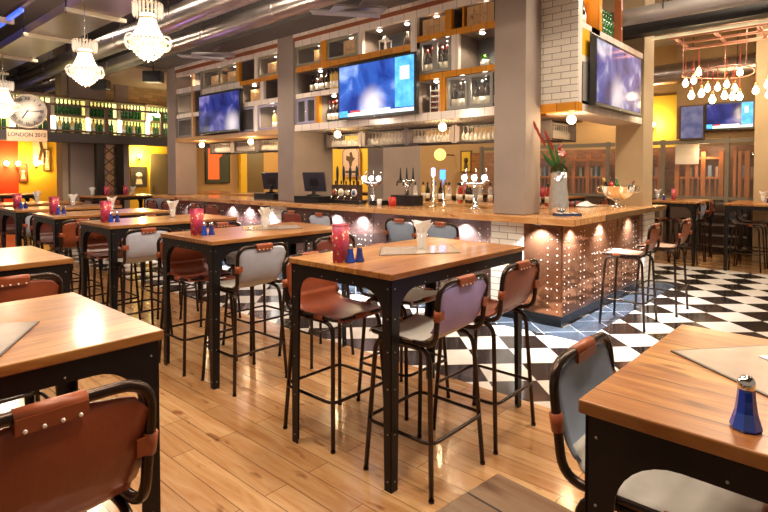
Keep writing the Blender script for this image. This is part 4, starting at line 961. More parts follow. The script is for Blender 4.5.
m = MB(); m.prism(rect(0, 0, .26, .12, -.7), 0, .028, 'XY'); m.build('dish', plain('navy_dish', (.03, .05, .12), .2), t)
m = MB()
for k in (-1, 0, 1): m.prism(rect(k * .08 * math.cos(-.7), k * .08 * math.sin(-.7), .03, .10, -.7), .028, .030, 'XY')
m.build('white_stripes', PAPER, t)
# champagne bowl
t = thing('champagne_bowl', 'large silver footed bowl holding bottles at the end of the bar', 'bowl', (7.12, 2.36, 1.10))
GOLDB = plain('polished_silver', (.88, .84, .76), .1, 1.)
m = MB(); m.lathe([(.09, 0), (.095, .01), (.03, .035), (.025, .07), (.06, .09), (.15, .14), (.21, .21), (.232, .27), (.238, .275), (.225, .27), (.2, .21), (.14, .15), (0, .11)], seg=28); m.build('bowl', GOLDB, t)
for sx in (-1, 1): m = MB(); m.tube(rpath([LF * sx * .225 + Vector((0, 0, .25)), LF * sx * .28 + Vector((0, 0, .27)), LF * sx * .26 + Vector((0, 0, .19)), LF * sx * .19 + Vector((0, 0, .19))], .03, 4), .007, 6); m.build('handle', GOLDB, t)
for k in range(4): m = MB(); a = k * PI / 2 + .4; m.sph((.085 * math.cos(a), .085 * math.sin(a), .012), .016, 8); m.build('foot', GOLDB, t)
for a, tl, kd in ((.15, .5, '1c'), (.09, .25, '1s'), (-.14, -.7, '1r'), (.0, .1, '1g')):
    o = bottle(kd, 7.12 + LF.x * a * .6, 2.36 + LF.y * a * .6, 1.24, 'tilted bottle neck rising from the silver footed bowl', 'bottles in the silver bowl')
    o.rotation_euler = Euler((LF.y * -tl * .8, LF.x * tl * .8, 0)); o.scale = (.8, .8, .8)
m = MB(); rr = random.Random(9); vs = []
for i in range(9):
    for j in range(7): vs.append((7.0 + i * .05 - .2 + rr.random() * .01, 2.62 + j * .035 + rr.random() * .01, 1.105 + .055 * max(0, math.sin(PI * i / 8)) * math.sin(PI * j / 6) + rr.random() * .018))
m.add(vs + [(v[0], v[1], 1.10) for v in vs], [(i * 7 + j, i * 7 + j + 1, (i + 1) * 7 + j + 1, (i + 1) * 7 + j) for i in range(8) for j in range(6)] + [(63 + i * 7 + j, 63 + (i + 1) * 7 + j, 63 + (i + 1) * 7 + j + 1, 63 + i * 7 + j + 1) for i in range(8) for j in range(6)], 0, True); one('bar_towel', m, PAPER, 'crumpled white towel on the bar left of the silver bowl', 'towel')
rr = random.Random(4)
for i in range(8):
    m = MB(); x = 6.35 + i * .09; m.lathe([(.024, 0), (.028, .075), (0, .076)], (x, 2.80, 1.10), 10); one('dark_cup', m, plain('dark_cup_%d' % (i % 2), ((.25, .02, .02), (.02, .02, .02))[i % 2], .3), 'small dark cup in the row on the inner edge of the short bar', 'cup', None, 'row of small cups on the short bar')
# ------------------------------------------------------------------ ducts and trays
def ductY(x, z, r, y0, y1, mat, label, seg=20, step=.9, joint=True):
    t = thing('ceiling_duct', label, 'duct', (x, (y0 + y1) / 2, z - r))
    m = MB(); pts = []; rr = random.Random(int(x * 10)); n = int((y1 - y0) / .15)
    prof = [(r * (1 + rr.uniform(-.012, .012)), y0 + (y1 - y0) * i / n) for i in range(n + 1)]
    m.lathe(prof, (x, 0, z), seg, 0, True, 'Y'); m.build('duct_pipe', mat, t, True)
    if joint:
        y = y0 + .4
        while y < y1: m = MB(); m.lathe([(r * 1.015, 0), (r * 1.03, .01), (r * 1.03, .05), (r * 1.015, .06)], (x, y, z), seg, 0, True, 'Y'); m.build('joint_band', mat, t, True); y += step * 2
        y = y0 + .9
        while y < y1: m = MB(); m.tube([(x - r, y, z), (x - r, y, ZC)], .006, 5); m.tube([(x + r, y, z), (x + r, y, ZC)], .006, 5); m.build('hanger_rod', STEEL, t, True); y += 2.4
    return t
ductY(3.72, 3.74, .165, 1.5, 16.8, DUCT, 'wrinkled silver ceiling duct, the higher one behind the chandeliers')
ductY(4.38, 3.69, .13, 1.8, 16.8, DUCT, 'wrinkled silver ceiling duct running close to the bar gantry')
ductY(7.0, 3.47, .10, -1.5, 4.6, DUCTG, 'smooth grey round duct at the upper right')
ductY(12.0, 3.55, .20, -1.5, 6.0, DUCT, 'silver duct behind the hanging bulbs at the far right')
m = MB(); m.box(7.28, 7.5, -1.5, 4.5, 3.31, 3.44); [m.tube([(7.39, yy, 3.44), (7.39, yy, ZC)], .008, 5) for yy in (-1, 1., 3.)]; one('cable_tray', m, plain('black_cable_tray', (.012, .01, .01), .5), 'black perforated cable tray under the grey duct at upper right', 'tray')
m = MB(); m.box(7.52, 7.58, -1.5, 2.1, 3.27, 3.30); one('light_rail', m, emit('warm_light_rail', (1, .8, .45), .7, (.5, .35, .2), 3), 'thin glowing rail below the black cable tray', 'light')
for x, z in ((3.3, 4.0), (4.15, 3.98)):
    m = MB(); m.tube([(x, 1.5, z), (x, 12, z)], .035, 8); one('ceiling_pipe', m, STEEL, 'thin dark pipe above the silver ducts, %s' % ('left' if x < 4 else 'right'), 'pipe')
m = MB(); m.box(3.85, 4.1, 4.9, 5.3, 3.78, 3.95); one('junction_box', m, plain('cream_lamp_housing', (.7, .6, .42), .4), 'cream rectangular light housing between the two silver ducts', 'light')
# wide galvanised tray with strip lights, upper left
tr = thing('service_tray', 'wide galvanised service tray hung under the ceiling at upper left', 'tray', (2.72, 8, 3.6))
m = MB(); m.box(2.42, 3.02, 3.5, 15.5, 3.62, 3.64); m.box(2.42, 2.44, 3.5, 15.5, 3.64, 3.74); m.box(3.0, 3.02, 3.5, 15.5, 3.64, 3.74); m.build('tray_channel', plain('galvanised_sheet', (.40, .31, .25), .3, .9, .2, 3), tr, True)
for y in (5.6, 7.5, 9.3, 11.35, 13.3):
    m = MB(); m.box(2.36, 3.10, y - .03, y + .03, 3.575, 3.62); m.build('cross_bar', plain('cream_strut', (.75, .68, .5), .4), tr, True)
    for x in (2.37, 3.09): m = MB(); m.tube([(x, y, 3.55), (x, y, ZC)], .007, 5); m.build('hanger_rod', STEEL, tr, True)
BLUEL = emit('blue_led_strip', (.05, .12, 1.), 1.6)
for i, (x, y0, y1) in enumerate(((2.3, 6.4, 8.4), (2.3, 9.2, 12.0), (1.95, 5.2, 7.6), (1.6, 5.8, 7.6))):
    m = MB(); m.box(x, x + .05, y0, y1, 3.90, 3.95); o = one('blue_strip_light', m, BLUEL, 'glowing blue strip light above the service tray', 'light', None, 'blue strip lights at upper left')
for x in (1.3, 1.6, 1.95, 2.3):
    m = MB(); m.box(x, x + .05, 3, 14, 3.95, 4.02); one('ceiling_rail', m, plain('purple_grey_rail_%d' % int(x * 10), (.16, .11, .17), .45), 'slim mauve steel rail under the ceiling at upper left', 'rail', None, 'mauve steel rails at upper left')
for y in (5.5, 7.7, 9.9, 12.2):
    m = MB(); m.box(.9, 2.4, y, y + .07, 3.86, 3.94); one('ceiling_strut', m, plain('dusty_beige_strut', (.42, .32, .22), .5), 'beige cross strut under the rails at upper left', 'rail', None, 'beige cross struts at upper left')
# small gray deflector plates by the beam
for (x, y, z, lb) in ((4.42, 4.6, 3.42, 'grey angled air deflector plate under the beam above the large television'), (4.46, 7.9, 3.38, 'grey angled air deflector plate under the beam above the smaller television')):
    t = thing('air_deflector', lb, 'vent', (x, y, z)); gp = plain('grey_plate', (.34, .32, .33), .4)
    m = MB(); m.obox(Euler((.12, .05, .5)).to_matrix().to_4x4(), .07, .42, .012); m.build('plate', gp, t); m = MB(); m.obox(Matrix.Translation((.12, -.12, .05)) @ Euler((-.1, .15, 1.2)).to_matrix().to_4x4(), .09, .34, .012); m.build('plate', gp, t)
    m = MB(); m.tube([(.1, 0, .02), (.36, 0, .30)], .015, 6); m.build('bracket', gp, t)
# speakers
for (x, y, z, lb) in ((4.72, 10.2, 3.38, 'black loudspeaker hanging beside the furthest column'), (4.5, 12.2, 3.42, 'black loudspeaker hanging above the mezzanine bottles')):
    t = thing('loudspeaker', lb, 'speaker', (x, y, z - .1), az - PI / 2)
    m = MB(); m.box(-.17, .17, -.1, .1, 0, .21); m.build('cabinet', BLACK, t, bevel=.01); m = MB(); m.box(-.15, .15, -.108, -.1, .015, .195); m.build('grille', plain('speaker_grille', (.02, .02, .02), .8), t); m = MB(); m.tube([(0, 0, .21), (0, 0, ZC - z + .1)], .012, 6); m.build('bracket', STEEL, t)

# ------------------------------------------------------------------ chandeliers
CRYS = emit('lit_crystal', (1., .84, .52), .95, (.80, .42, .10), 26)
CRYB = emit('blazing_crystal', (1., .90, .70), 1.5)
CRYC = glass('clear_crystal', (1, .90, .76), .05, .5, .3)
def chandelier(x, y, z, label, s=1.):
    t = thing('chandelier', label, 'chandelier', (x, y, z)); t.scale = (s, s, s * 1.1)
    m = MB(); m.tube([(0, 0, .30), (0, 0, ((ZC if x < 2.4 else 3.62) - z) / s)], .006, 6); m.tube([(.03, 0, .30), (.03, 0, .45)], .003, 5); m.tube([(-.03, 0, .30), (-.03, 0, .45)], .003, 5); m.build('suspension_chain', CHROME, t)
    m = MB(); m.tube([(.13 * math.cos(a), .13 * math.sin(a), .28) for a in (2 * PI * k / 24 for k in range(24))], .006, 6, True); m.build('crown_ring', plain('gilt_brass', (.85, .6, .25), .2, 1.), t); m = MB(); m.tube([(.08 * math.cos(a), .08 * math.sin(a), .16) for a in (2 * PI * k / 24 for k in range(24))], .006, 6, True); m.build('neck_ring', plain('gilt_brass', (.85, .6, .25), .2, 1.), t); m = MB(); m.tube([(.16 * math.cos(a), .16 * math.sin(a), -.03) for a in (2 * PI * k / 24 for k in range(24))], .008, 6, True); m.build('arm_ring', plain('gilt_brass', (.85, .6, .25), .2, 1.), t)
    m = MB()
    for k in range(22):
        a = 2 * PI * k / 22; c = (.13 * math.cos(a), .13 * math.sin(a), 0); m.lathe([(0, .30), (.013, .285), (.012, .20), (0, .165)], c, 6, 0, False)
    m.build('crown_crystals', CRYC, t)
    m = MB()
    for k in range(28):
        a = 2 * PI * k / 28
        for i in range(9):
            f = i / 8; r = .065 + .095 * f ** 1.8; zz = .19 - .22 * f; m.sph((r * math.cos(a), r * math.sin(a), zz), .0125, 6)
    m.build('bead_strands', CRYB, t)
    for k in range(8):
        a = 2 * PI * k / 8; m = MB()
        pts = [((.165 + .055 * math.cos(b)) * math.cos(a), (.165 + .055 * math.cos(b)) * math.sin(a), -.05 + .055 * math.sin(b)) for b in (2 * PI * j / 14 for j in range(14))]
        m.tube(pts, .009, 6, True); m.build('scroll_arm', CRYC, t)
    m = MB()
    for i, (r, zz) in enumerate(((.165, -.05), (.16, -.075), (.148, -.10), (.13, -.125), (.105, -.15), (.075, -.172), (.045, -.19), (.0, -.205))):
        n = max(1, int(r * 150))
        for k in range(n):
            a = 2 * PI * (k + .5 * (i % 2)) / n; m.lathe([(0, .016), (.012, 0), (0, -.02)], (r * math.cos(a), r * math.sin(a), zz), 6, 0, False)
    m.build('basket_crystals', CRYS, t)
    m = MB(); m.lathe([(.02, .15), (.05, .10), (.11, -.02), (.12, -.07), (.07, -.14), (.0, -.18)], seg=14); m.build('inner_glow_bowl', CRYB, t)
    lamp('lamp', 'POINT', (x, y, z - .28 * s), 55, (1, .86, .66), .15)
chandelier(2.36, 5.20, 2.86, 'large crystal chandelier with golden basket, rightmost of three'); chandelier(2.48, 7.20, 2.85, 'blazing white crystal chandelier in the middle of three'); chandelier(2.55, 11.3, 2.78, 'crystal chandelier cut by the left edge beside the clock', 1.15)

# ------------------------------------------------------------------ hanging bulbs, right
FR = thing('hanging_ladder_frame', 'copper pink ladder shaped frame hung above the bare bulbs', 'frame', (9.7, 1.5, 3.62))
PINK = plain('pink_copper_pipe', (.62, .30, .22), .3, .5)
for x in (8.9, 10.3): m = MB(); m.tube([(x, 2.35, 3.66), (x, -.5, 3.66)], .028, 8); m.build('side_rail', PINK, FR, True)
for x in (9.35, 9.8): m = MB(); m.tube([(x, 2.35, 3.66), (x, -.5, 3.66)], .02, 8); m.build('inner_rail', PINK, FR, True)
for y in (2.3, 1.75, 1.2, .65, .1): m = MB(); m.tube([(8.85, y, 3.69), (10.35, y, 3.69)], .024, 8); m.build('rung', PINK, FR, True)
for x in (8.95, 10.25):
    for y in (2.2, .9): m = MB(); m.tube([(x, y, 3.67), (x, y, ZC)], .008, 5); m.build('hanger_rod', STEEL, FR, True)
FLAT = thing('bulb_ring', 'thin curved copper ring rail among the bare bulbs', 'frame', (9.9, 1.6, 3.1))
m = MB(); m.tube([(9.75 + .6 * math.cos(a), 1.75 + .48 * math.sin(a), 3.10 + .02 * math.sin(2 * a)) for a in (2 * PI * k / 32 for k in range(32))], .010, 8, True); m.build('ring', PINK, FLAT, True)
for k in range(3): a = k * 2.1; m = MB(); m.tube([(9.75 + .6 * math.cos(a), 1.75 + .48 * math.sin(a), 3.10), (9.75 + .6 * math.cos(a), 1.75 + .48 * math.sin(a), 3.66)], .006, 5); m.build('cord', PINK, FLAT, True)
BULB = emit('bare_bulb_glow', (1., .78, .42), 20)
CORD = plain('red_cord', (.5, .05, .03), .5)
first = None
def bulb(px, py, d, first=[None]):
    dv = Vector((math.cos(az), math.sin(az), 0)); R_ = Vector((math.sin(az), -math.cos(az), 0))
    t_ = (px - 384) / 535; x, y = (dv * d + R_ * t_ * d).xy; z = 1.54 + (173 - py) / 535 * d
    if first[0] is None:
        t = thing('pendant_bulb', 'bare glowing bulb hanging on a red cord at the far right', 'lamp', (x, y, z), 0, 'bare bulbs hanging at the far right')
        m = MB(); m.tube([(0, 0, .13), (0, 0, .46)], .006, 5); m.build('cord', CORD, t); m = MB(); m.lathe([(.018, .07), (.02, .09), (.018, .13), (.004, .14)], seg=10); m.build('socket', plain('brass_socket', (.6, .35, .15), .3, .8), t)
        m = MB(); m.lathe([(0, -.062), (.03, -.05), (.048, -.015), (.044, .02), (.024, .055), (.018, .08)], seg=12); m.build('glass_bulb', BULB, t); first[0] = t; bpy.context.view_layer.update(); return t
    return dup(first[0], (x, y, z))
for px, py, d in ((697, 73, 9.2), (692, 81, 9.3), (684, 84, 9.4), (690, 96, 8.6), (706, 89, 9.5), (700, 94, 8.9), (711, 100, 8.4), (723, 96, 9.0), (725, 85, 9.6), (733, 89, 9.2), (738, 73, 9.4), (731, 97, 9.0), (738, 97, 8.7), (754, 91, 8.8), (766, 85, 8.2), (716, 88, 9.8), (767, 95, 8.6)): bulb(px, py, d)
lamp('lamp', 'POINT', (9.9, 1.8, 2.75), 34, (1, .76, .42), .35)
for y in (-.6, .8, 2.0): 
    t = thing('track_spotlight', 'small white ceiling spotlight by the ladder frame', 'light', (8.7, y, 3.98), 0, 'ceiling spotlights at the upper right')
    m = MB(); m.lathe([(.035, 0), (.045, .08), (.02, .10)], seg=12); m.tube([(0, 0, .10), (0, 0, ZC - 3.98)], .008, 6); m.build('lamp_body', PAPER, t); m = MB(); m.lathe([(.03, -.001), (0, -.002)], seg=12); m.build('lens', PUCK, t)

# ------------------------------------------------------------------ mezzanine bottle wall, clock
GLOWW = emit('backlit_cream_panel', (1., .80, .32), 2.3, (.45, .50, .10), 1.4)
mz = thing('bottle_cabinet', 'long backlit glazed bottle cabinet on the mezzanine edge', 'cabinet', (4.5, 12.9, 2.37))
POSTS = [1.6, 2.3, 3.0, 3.72, 4.40, 5.06, 5.70, 6.34, 6.98, 7.6]
m = MB(); m.box(1.6, 7.6, 13.0, 13.04, 2.42, 3.17); m.build('backlit_panel', GLOWW, mz, True)
for z in (2.37, 2.76, 3.14): m = MB(); m.box(1.6, 7.6, 12.72, 13.0, z, z + .035); m.build('shelf_board', plain('brown_cabinet_shelf', (.12, .07, .03), .5), mz, True)
for x in POSTS:
    m = MB(); m.box(x - .03, x + .03, 12.66, 12.74, 2.40, 3.14); o = m.build('post', plain('pale_post', (.5, .4, .28), .4), mz, True)
    m = MB(); m.box(x - .045, x + .045, 12.63, 12.66, 2.42, 2.74); m.build('lit_column', emit('white_lit_column', (1., .92, .7), 3.5), mz, True)
k = 0
for i in range(len(POSTS) - 1):
    for row, z in ((0, 2.405), (1, 2.795)):
        for j in range(7):
            x = POSTS[i] + .10 + j * (POSTS[i + 1] - POSTS[i] - .2) / 6
            bottle('1' + ('gyg'[j % 3] if row == 0 else 'g'), x, 12.84, z, 'green or amber bottle on the %s shelf of the backlit mezzanine cabinet' % ('upper' if row else 'lower'), 'bottles on the %s mezzanine shelf' % ('upper' if row else 'lower'))
rl = thing('balustrade', 'thin brown steel balustrade before the mezzanine bottle cabinet', 'railing', (4.5, 12.35, 2.37))
BRS = plain('brown_steel_rail', (.10, .05, .035), .45)
for z in (2.95, 2.42): m = MB(); m.tube([(1.2, 12.35, z), (7.2, 12.35, z)], .022, 8); m.build('rail', BRS, rl, True)
for x in (1.9, 3.55, 4.66, 5.9, 7.0): m = MB(); m.box(x - .03, x + .03, 12.32, 12.38, 2.37, 2.97); m.build('post', BRS, rl, True)
fx = lamp('lamp', 'POINT', (5.9, 12.6, 3.05), 5, (1, .85, .5), .08); m = MB(); m.sph((5.9, 12.55, 2.93), .07, 12); m.sph((5.7, 12.55, 2.82), .06, 12); m.tube([(5.9, 12.55, 2.93), (5.72, 12.66, 2.93)], .012, 6); m.tube([(5.7, 12.55, 2.82), (5.7, 12.66, 2.82)], .012, 6); one('twin_globe_light', m, GLOBE, 'pair of glowing globes before the right end of the bottle cabinet', 'light')
ck = thing('wall_clock', 'large round white faced clock with roman numerals on the mezzanine edge', 'clock', (3.10, 12.0, 2.73), -.45); ck.scale = (.70, .70, .72)
m = MB(); m.lathe([(0, .03), (.43, .03), (.46, .02), (.46, -.03), (.43, -.04), (.42, -.02), (0, -.02)], seg=40, ax='Y'); m.build('case', plain('worn_cream_rim', (.42, .33, .26), .5), ck)
m = MB(); m.lathe([(.42, -.022), (0, -.023)], seg=40, ax='Y'); m.build('dial', plain('aged_cream_dial', (.86, .78, .70), .5, 0, .12, 5), ck)
INK = plain('black_ink', (.02, .015, .015), .5); NUM = ['XII', 'I', 'II', 'III', 'IIII', 'V', 'VI', 'VII', 'VIII', 'IX', 'X', 'XI']; nm = MB()
RX = Euler((PI / 2, 0, 0)).to_matrix().to_4x4()
for i, s_ in enumerate(NUM):
    a = PI / 2 - i * PI / 6; M_ = Matrix.Translation((.33 * math.cos(a), -.027, .33 * math.sin(a))) @ RX @ Euler((0, 0, a - PI / 2)).to_matrix().to_4x4(); tb = text_mb(s_, .105, .002, M_); nm.add(tb.v, tb.f)
nm.build('numerals', INK, ck)
for an, ln, w in ((0.02, .34, .010), (-2.15, .26, .015)):
    m = MB(); m.obox(Matrix.Translation((0, -.034, 0)) @ Euler((0, -an, 0)).to_matrix().to_4x4() @ Matrix.Translation((ln / 2 - .03, 0, 0)), ln / 2, .003, w); m.build('hand', INK, ck)
sg = thing('clock_sign', 'wooden plaque reading LONDON 2012 below the big clock', 'sign', (3.08, 11.98, 2.15), -.35); sg.scale = (.88, 1, 1)
m = MB(); m.box(-.37, .37, -.04, 0, 0, .22); m.build('plaque', plain('tan_plaque', (.50, .30, .17), .5, 0, .2, 8), sg)
m = text_mb('LONDON 2012', .104, .003, Matrix.Translation((0, -.044, .12)) @ RX); m.build('lettering', INK, sg)
# lattice steel column
lc = thing('lattice_column', 'black riveted lattice steel column under the mezzanine', 'column', (4.75, 12.45, 0))
for x in (4.56, 4.97): m = MB(); m.box(x - .08, x + .08, 12.42, 12.56, 0, 2.18); m.build('flange', STEEL, lc, True)
m = MB()
for i in range(9):
    z = i * .24; m.tube([(4.62, 12.46, z), (4.90, 12.46, z + .24)], .014, 6); m.tube([(4.90, 12.49, z), (4.62, 12.49, z + .24)], .014, 6)
m.build('lattice_bars', plain('rusty_lattice', (.12, .06, .04), .5), lc, True)

# ------------------------------------------------------------------ pictures, screens and doors at the back
def picture(x, y, z, w, hh, face, label, mats, shape=0):
    # face 'Y': hangs on a wall facing -Y ; face 'X': faces -X
    t = thing('framed_picture', label, 'picture', (x, y, z - hh / 2), 0 if face == 'Y' else -PI / 2)
    m = MB(); f = .03
    m.box(-w / 2, w / 2, -.03, 0, 0, f); m.box(-w / 2, w / 2, -.03, 0, hh - f, hh); m.box(-w / 2, -w / 2 + f, -.03, 0, f, hh - f); m.box(w / 2 - f, w / 2, -.03, 0, f, hh - f); m.build('frame', mats[0], t)
    m = MB(); m.box(-w / 2 + f, w / 2 - f, -.02, 0, f, hh - f); m.build('print', mats[1], t)
    m = MB()
    if shape == 0: m.lathe([(w * .22, -.001), (0, -.002)], (0, -.021, hh * .55), 12, 0, True, 'Y'); m.prism([(-w * .22, hh * .15), (w * .22, hh * .15), (w * .12, hh * .5), (-w * .12, hh * .5)], -.022, -.021, 'XZ')
    elif shape == 1: m.prism([(-w * .2, hh * .15), (w * .05, hh * .12), (w * .25, hh * .5), (w * .1, hh * .85), (-w * .1, hh * .8), (w * .02, hh * .5)], -.022, -.021, 'XZ')
    else: m.prism([(-w * .4, hh * .1), (w * .05, hh * .1), (w * .05, hh * .62), (w * .2, hh * .7), (w * .2, hh * .92), (-w * .4, hh * .92)], -.022, -.021, 'XZ')
    m.build('motif', mats[2], t); return t
BR = plain('dark_brown_frame', (.08, .04, .02), .5); CREAM = plain('cream_print', (.7, .6, .45), .6); ORG = emit('orange_lit_print', (.95, .12, .02), .9)
picture(7.36, 16.99, 1.42, .5, .66, 'Y', 'dark framed print on the yellow wall under the wall light', (BR, plain('dark_print', (.04, .03, .03), .4), CREAM))
for px_, z, w, hh, lb, mm_, sh in ((4.66, 2.2, .34, .85, 'cream poster with dark crescent shape on the left yellow wall', (CREAM, CREAM, BR), 1), (4.25, 1.55, .22, .5, 'small rust framed print on the left yellow wall', (BR, plain('rust_print', (.45, .08, .03), .5), CREAM), 0), (4.82, 1.9, .18, .62, 'narrow brown framed print on the left yellow wall', (BR, plain('tan_print', (.5, .35, .15), .5), CREAM), 0), (3.42, 2.15, .22, .3, 'small pale print on the red wall', (CREAM, CREAM, BR), 0)): picture(px_, 16.99, z, w, hh, 'Y', lb, mm_, sh)
for x, y, z, lb in ((4.3, 16.8, 2.66, 'small violet lit screen high on the far left wall'), (4.75, 14.2, 2.30, 'small violet lit screen under the mezzanine soffit')):
    m = MB(); m.box(x - .16, x + .16, y, y + .05, z - .2, z + .2); m.box(x - .13, x + .13, y - .005, y, z - .16, z + .16, 1); one('wall_screen', m, [BLACK, emit('violet_screen', (.35, .35, 1.), 1.6)], lb, 'screen')
def sconce(x, y, z, label, e, c, face='Y'):
    t = thing('wall_light', label, 'light', (x, y, z)); m = MB(); dx, dy = (0, -.08) if face == 'Y' else (-.08, 0)
    m.sph((dx, dy, 0), .06, 12); m.build('bulb', GLOBE, t); m = MB(); m.lathe([(.03, -.13), (.05, -.07), (.02, -.05)], (dx, dy, 0), 10); m.tube([(0, 0, -.1), (dx, dy, -.1)], .012, 6); m.build('bracket', BR, t)
    lamp('lamp', 'POINT', (x + dx * 3, y + dy * 3, z), e, c, .08)
sconce(7.36, 16.98, 2.08, 'glowing wall light on the yellow wall above the framed print', 110, (1, .8, .3))
for i, x in enumerate((3.42, 3.86, 4.12, 4.55)): sconce(x, 16.98 - .0, 1.80, ('leftmost glowing wall light on the red wall', 'glowing wall light where red meets yellow wall', 'third glowing wall light from the left on the far wall', 'small glowing wall light by the concrete pier')[i], 30, (1, .6, .2))
m = MB(); m.box(6.62, 6.78, 16.9, 16.97, 2.14, 2.42); m.box(6.64, 6.76, 16.89, 16.9, 2.17, 2.39, 1); one('exit_sign', m, [BLACK, emit('teal_sign', (.5, .9, .8), 1.2)], 'small pale teal lit sign above the narrow door', 'sign')
# posters seen through the island (left opening)
t = thing('red_poster', 'large framed red and black graphic seen through the bar opening, left', 'picture', (9.2, 16.9, 1.2)); 
m = MB(); m.box(-.85, .0, 0, .06, 0, 1.35); m.build('board', plain('red_print', (.6, .05, .05), .5), t); m = MB()
for i in range(3): m.tube([(-.8 + .1, -.01, .2 + i * .35), (-.1, -.01, .65 + i * .35)], .03, 5); m.tube([(-.1, -.01, .2 + i * .35), (-.7, -.01, .65 + i * .35)], .03, 5)
m.build('cross_pattern', BLACK, t); m = MB(); m.box(-.92, -.85, -.02, .06, 0, 1.4); m.box(0, .07, -.02, .06, 0, 1.4); m.build('frame', BLACK, t)
picture(10.1, 16.95, 1.9, .95, 1.45, 'Y', 'framed black print with bright orange figure seen through the bar opening', (BLACK, plain('black_green_print', (.04, .05, .03), .5), ORG), 2)
m = MB(); m.box(10.95, 11.2, 16.8, 17, 0, ZC); struct('trim_3', m, YEL)
m = MB(); m.box(11.25, 12.0, 16.9, 17, 0, 2.3); struct('door_3', m, DOORB)
lamp('lamp', 'POINT', (12.3, 15.6, 2.4), 60, (1, .8, .4), .2)
# pub sign seen below the rack
t = thing('pub_sign', 'pale hanging sign with dark rooster like bird against the yellow wall', 'sign', (12.9, 13.1, 1.42), -PI / 2)
m = MB(); m.prism([(-.42, 0), (.42, 0), (.42, .85), (.3, 1.0), (0, 1.08), (-.3, 1.0), (-.42, .85)], -.04, 0, 'XZ'); m.build('sign_board', plain('pinkish_sign_board', (.62, .42, .34), .5), t)
m = MB(); m.prism([(-.05, .35), (.05, .35), (.08, .5), (.22, .62), (.12, .66), (.05, .85), (-.06, .80), (-.02, .68), (-.2, .72), (-.22, .58), (-.08, .5)], -.046, -.04, 'XZ'); m.box(-.26, .26, -.046, -.04, .12, .20); m.build('bird_motif', BR, t); m = MB(); m.tube([(p[0], -.045, p[1]) for p in [(-.38, .04), (.38, .04), (.38, .83), (.28, .95), (0, 1.02), (-.28, .95), (-.38, .83)]], .012, 6, True); m.build('border_line', BR, t)
picture(12.98, 8.5, 1.87, .36, .62, 'X', 'yellow framed small print on the tan wall seen through the bar', (BR, YEL, BR), 0)
t = thing('round_wall_lamp', 'round yellow globe lamp on the tan wall seen through the bar', 'light', (12.3, 8.93, 2.06)); m = MB(); m.sph((0, 0, 0), .17, 18); m.build('globe', emit('soft_yellow_globe', (1., .72, .18), 1.6), t); m = MB(); m.tube([(.17, 0, 0), (.68, 0, 0)], .02, 6); m.build('bracket', BR, t)
# tables across the island
for x, y, lb in ((10.4, 7.0, 'high table on the other side of the bar behind the beer font'), (10.4, 4.7, 'high table on the other side of the bar behind the vase'), (10.4, 9.4, 'high table on the other side of the bar behind the slim columns')):
    table(x, y, lb); menu_card(x - .3, y + .1, T, .2, 'magenta menu holder across the island, left one ' + lb.split('of the bar ')[1]); menu_card(x + .1, y - .1, T, .8, 'magenta menu holder across the island, right one ' + lb.split('of the bar ')[1])
for x, y, lb in ((10.2, 6.3, 'dark red stool across the island behind the beer font'), (10.4, 8.5, 'dark red stool across the island behind the slim columns'), (10.6, 4.0, 'brown stool across the island behind the vase')): stool('ox' if y > 4 else 'brown', x, y, 0, lb, 'stools across the island')

# ------------------------------------------------------------------ glazed timber screen at the far right
scn = thing('glazed_screen', 'grey framed glazed screen wall across the far right side', 'screen', (12, 4, 0))
FRM = plain('bronze_grey_frame', (.17, .14, .10), .4)
SY = [1.5, 1.97, 3.10, 4.2, 5.3, 6.3, 7.4]
m = MB(); m.box(11.98, 12.05, 1.46, 7.4, 2.12, 2.20); m.box(11.98, 12.05, 1.46, 7.4, 1.02, 1.08); m.build('rail', FRM, scn, True)
for y in SY: m = MB(); m.box(11.97, 12.06, y - .035, y + .035, .0, 2.22); m.build('mullion', FRM, scn, True)
m = MB(); m.box(12.0, 12.04, 1.46, 7.4, 0, 1.02); m.build('lower_panel', plain('dark_brown_panel', (.07, .04, .025), .4), scn, True)
for a, b_ in zip(SY[:-1], SY[1:]): m = MB(); m.box(12.01, 12.016, a + .035, b_ - .035, 1.08, 2.14); m.build('pane', GLASSP, scn, True)
m = MB(); m.box(12.78, 12.84, 1.3, 8.2, 0, 2.1); struct('wall_panelling', m, planks('orange_brown_panelling', (.30, .11, .03), (.42, .19, .06), (.5, .35, .2), 'Y', .16, 1.3, .4, False))
OW = plain('orange_stained_timber', (.42, .13, .025), .4, 0, .25, 6)
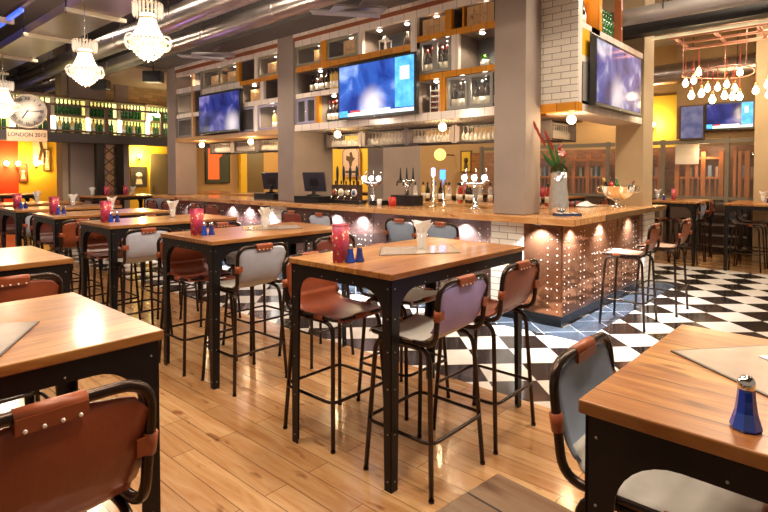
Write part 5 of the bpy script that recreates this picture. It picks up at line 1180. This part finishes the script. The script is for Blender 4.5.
for j, (y0, y1) in enumerate(((1.50, 1.92), (2.08, 2.95), (3.2, 4.1), (4.35, 5.4), (5.6, 7.2))):
    t = thing('timber_rack', ('slatted orange timber rack behind the far right screen, right of the mullion', 'slatted orange timber rack behind the far right screen beside the sandy column', 'slatted orange timber rack seen between the vase and the bowl', 'slatted orange timber rack behind the flower vase', 'slatted orange timber rack seen behind the big column')[j], 'rack', (12.5, (y0 + y1) / 2, 0))
    for z in (.5, .98, 1.42, 1.92 - .1 * (j % 2)): m = MB(); m.box(12.35, 12.65, y0, y1, z, z + .045); m.build('shelf_board', OW, t, True)
    m = MB(); n = int((y1 - y0) / .09)
    for i in range(n): y = y0 + .02 + i * (y1 - y0 - .05) / (n - 1); m.box(12.36, 12.385, y, y + .03, 1.0, 1.42); m.box(12.6, 12.63, y, y + .03, .5, 1.0)
    m.build('slats', REDWOOD, t, True)
    m = MB(); m.box(12.62, 12.66, y0, y1, 0, 1.42); m.build('back_board', plain('tan_back_board', (.34, .16, .05), .5), t, True)
    for y in (y0, y0 + (y1 - y0) * .36, y0 + (y1 - y0) * .68, y1 - .08): m = MB(); m.box(12.33, 12.40, y, y + .08, 0, 1.97); m.build('post', OW, t, True)
    for i in range(5 if j else 2):
        y = y0 + .10 + i * .12; m = MB(); m.box(12.40, 12.56, y, y + .05 + .01 * (i % 3), 1.466, 1.466 + .2 + .03 * (i % 2)); one('book', m, plain('book_cover_%d%d' % (j, i), ((.4, .25, .2), (.2, .25, .35), (.6, .5, .4), (.5, .2, .1), (.3, .3, .2))[i], .6), 'upright book on a timber rack behind the glazed screen', 'book', None, 'books on the timber racks')
m = MB(); m.box(12.2, 12.23, 2.49, 2.91, 1.72, 2.12); one('white_blind', m, plain('white_pleated_blind', (.75, .66, .55), .7), 'white pleated blind hanging behind the screen left pane', 'blind')
m = MB(); m.box(11.93, 11.99, 2.34, 2.78, 2.2, 2.88); m.box(11.915, 11.93, 2.37, 2.75, 2.23, 2.85, 1); one('side_window_screen', m, [BR, emit('pale_blue_reflection_glow', (.05, .06, .16), .9, (.22, .2, .3), 5)], 'pale blue window panel glowing for reflections left of the far right television', 'window')  # emission stands in for reflections on the glass
m = MB(); m.box(12.0, 12.06, 1.2, 2.85, 2.22, ZC); struct('wall_right', m, BRNW)
sconce(12.97, 3.55, 2.62, 'bright wall light on the yellow strip right of the sandy column', 34, (1, .80, .45), 'X')
lamp('lamp', 'POINT', (11.4, 12.8, 2.6), 90, (1, .8, .45), .2); lamp('lamp', 'POINT', (12.4, 4.6, 2.9), 16, (1, .75, .4), .2); lamp('lamp', 'POINT', (12.2, 2.4, 1.95), 14, (1, .7, .4), .15)  # first lamp added to brighten the yellow wall, no fixture there
# low metal shelving beneath the gap between the far right tables
t = thing('steel_shelving', 'low dark steel shelving with shiny trays between the far right tables', 'shelving', (11.75, 1.95, 0))
for z in (.15, .35, .55, .75, .95): m = MB(); m.box(-.12, .12, -.38, .38, z, z + .03); m.build('tray', DUCT, t)
for sx in (-1, 1):
    for sy in (-1, 1): m = MB(); m.box(sx * .12 - .012, sx * .12 + .012, sy * .38 - .012, sy * .38 + .012, 0, 1.0); m.build('post', STEEL, t)

# ------------------------------------------------------------------ general lighting (added fill lamps without fixtures)
W = bpy.data.worlds.new('world'); SC.world = W; W.use_nodes = True
W.node_tree.nodes['Background'].inputs[0].default_value = (1., .80, .60, 1); W.node_tree.nodes['Background'].inputs[1].default_value = WORLD
def down(x, y, e, z=4.28, c=(1, .82, .62), s=.5):
    lamp('added_fill_lamp', 'AREA', (x, y, z), e, c, size=s)
for x, y, e in FILL_LAMPS: down(x, y, e)
for x, y, z, e, c in EXTRA: lamp('accent_lamp', 'POINT', (x, y, z), e, c, .15)
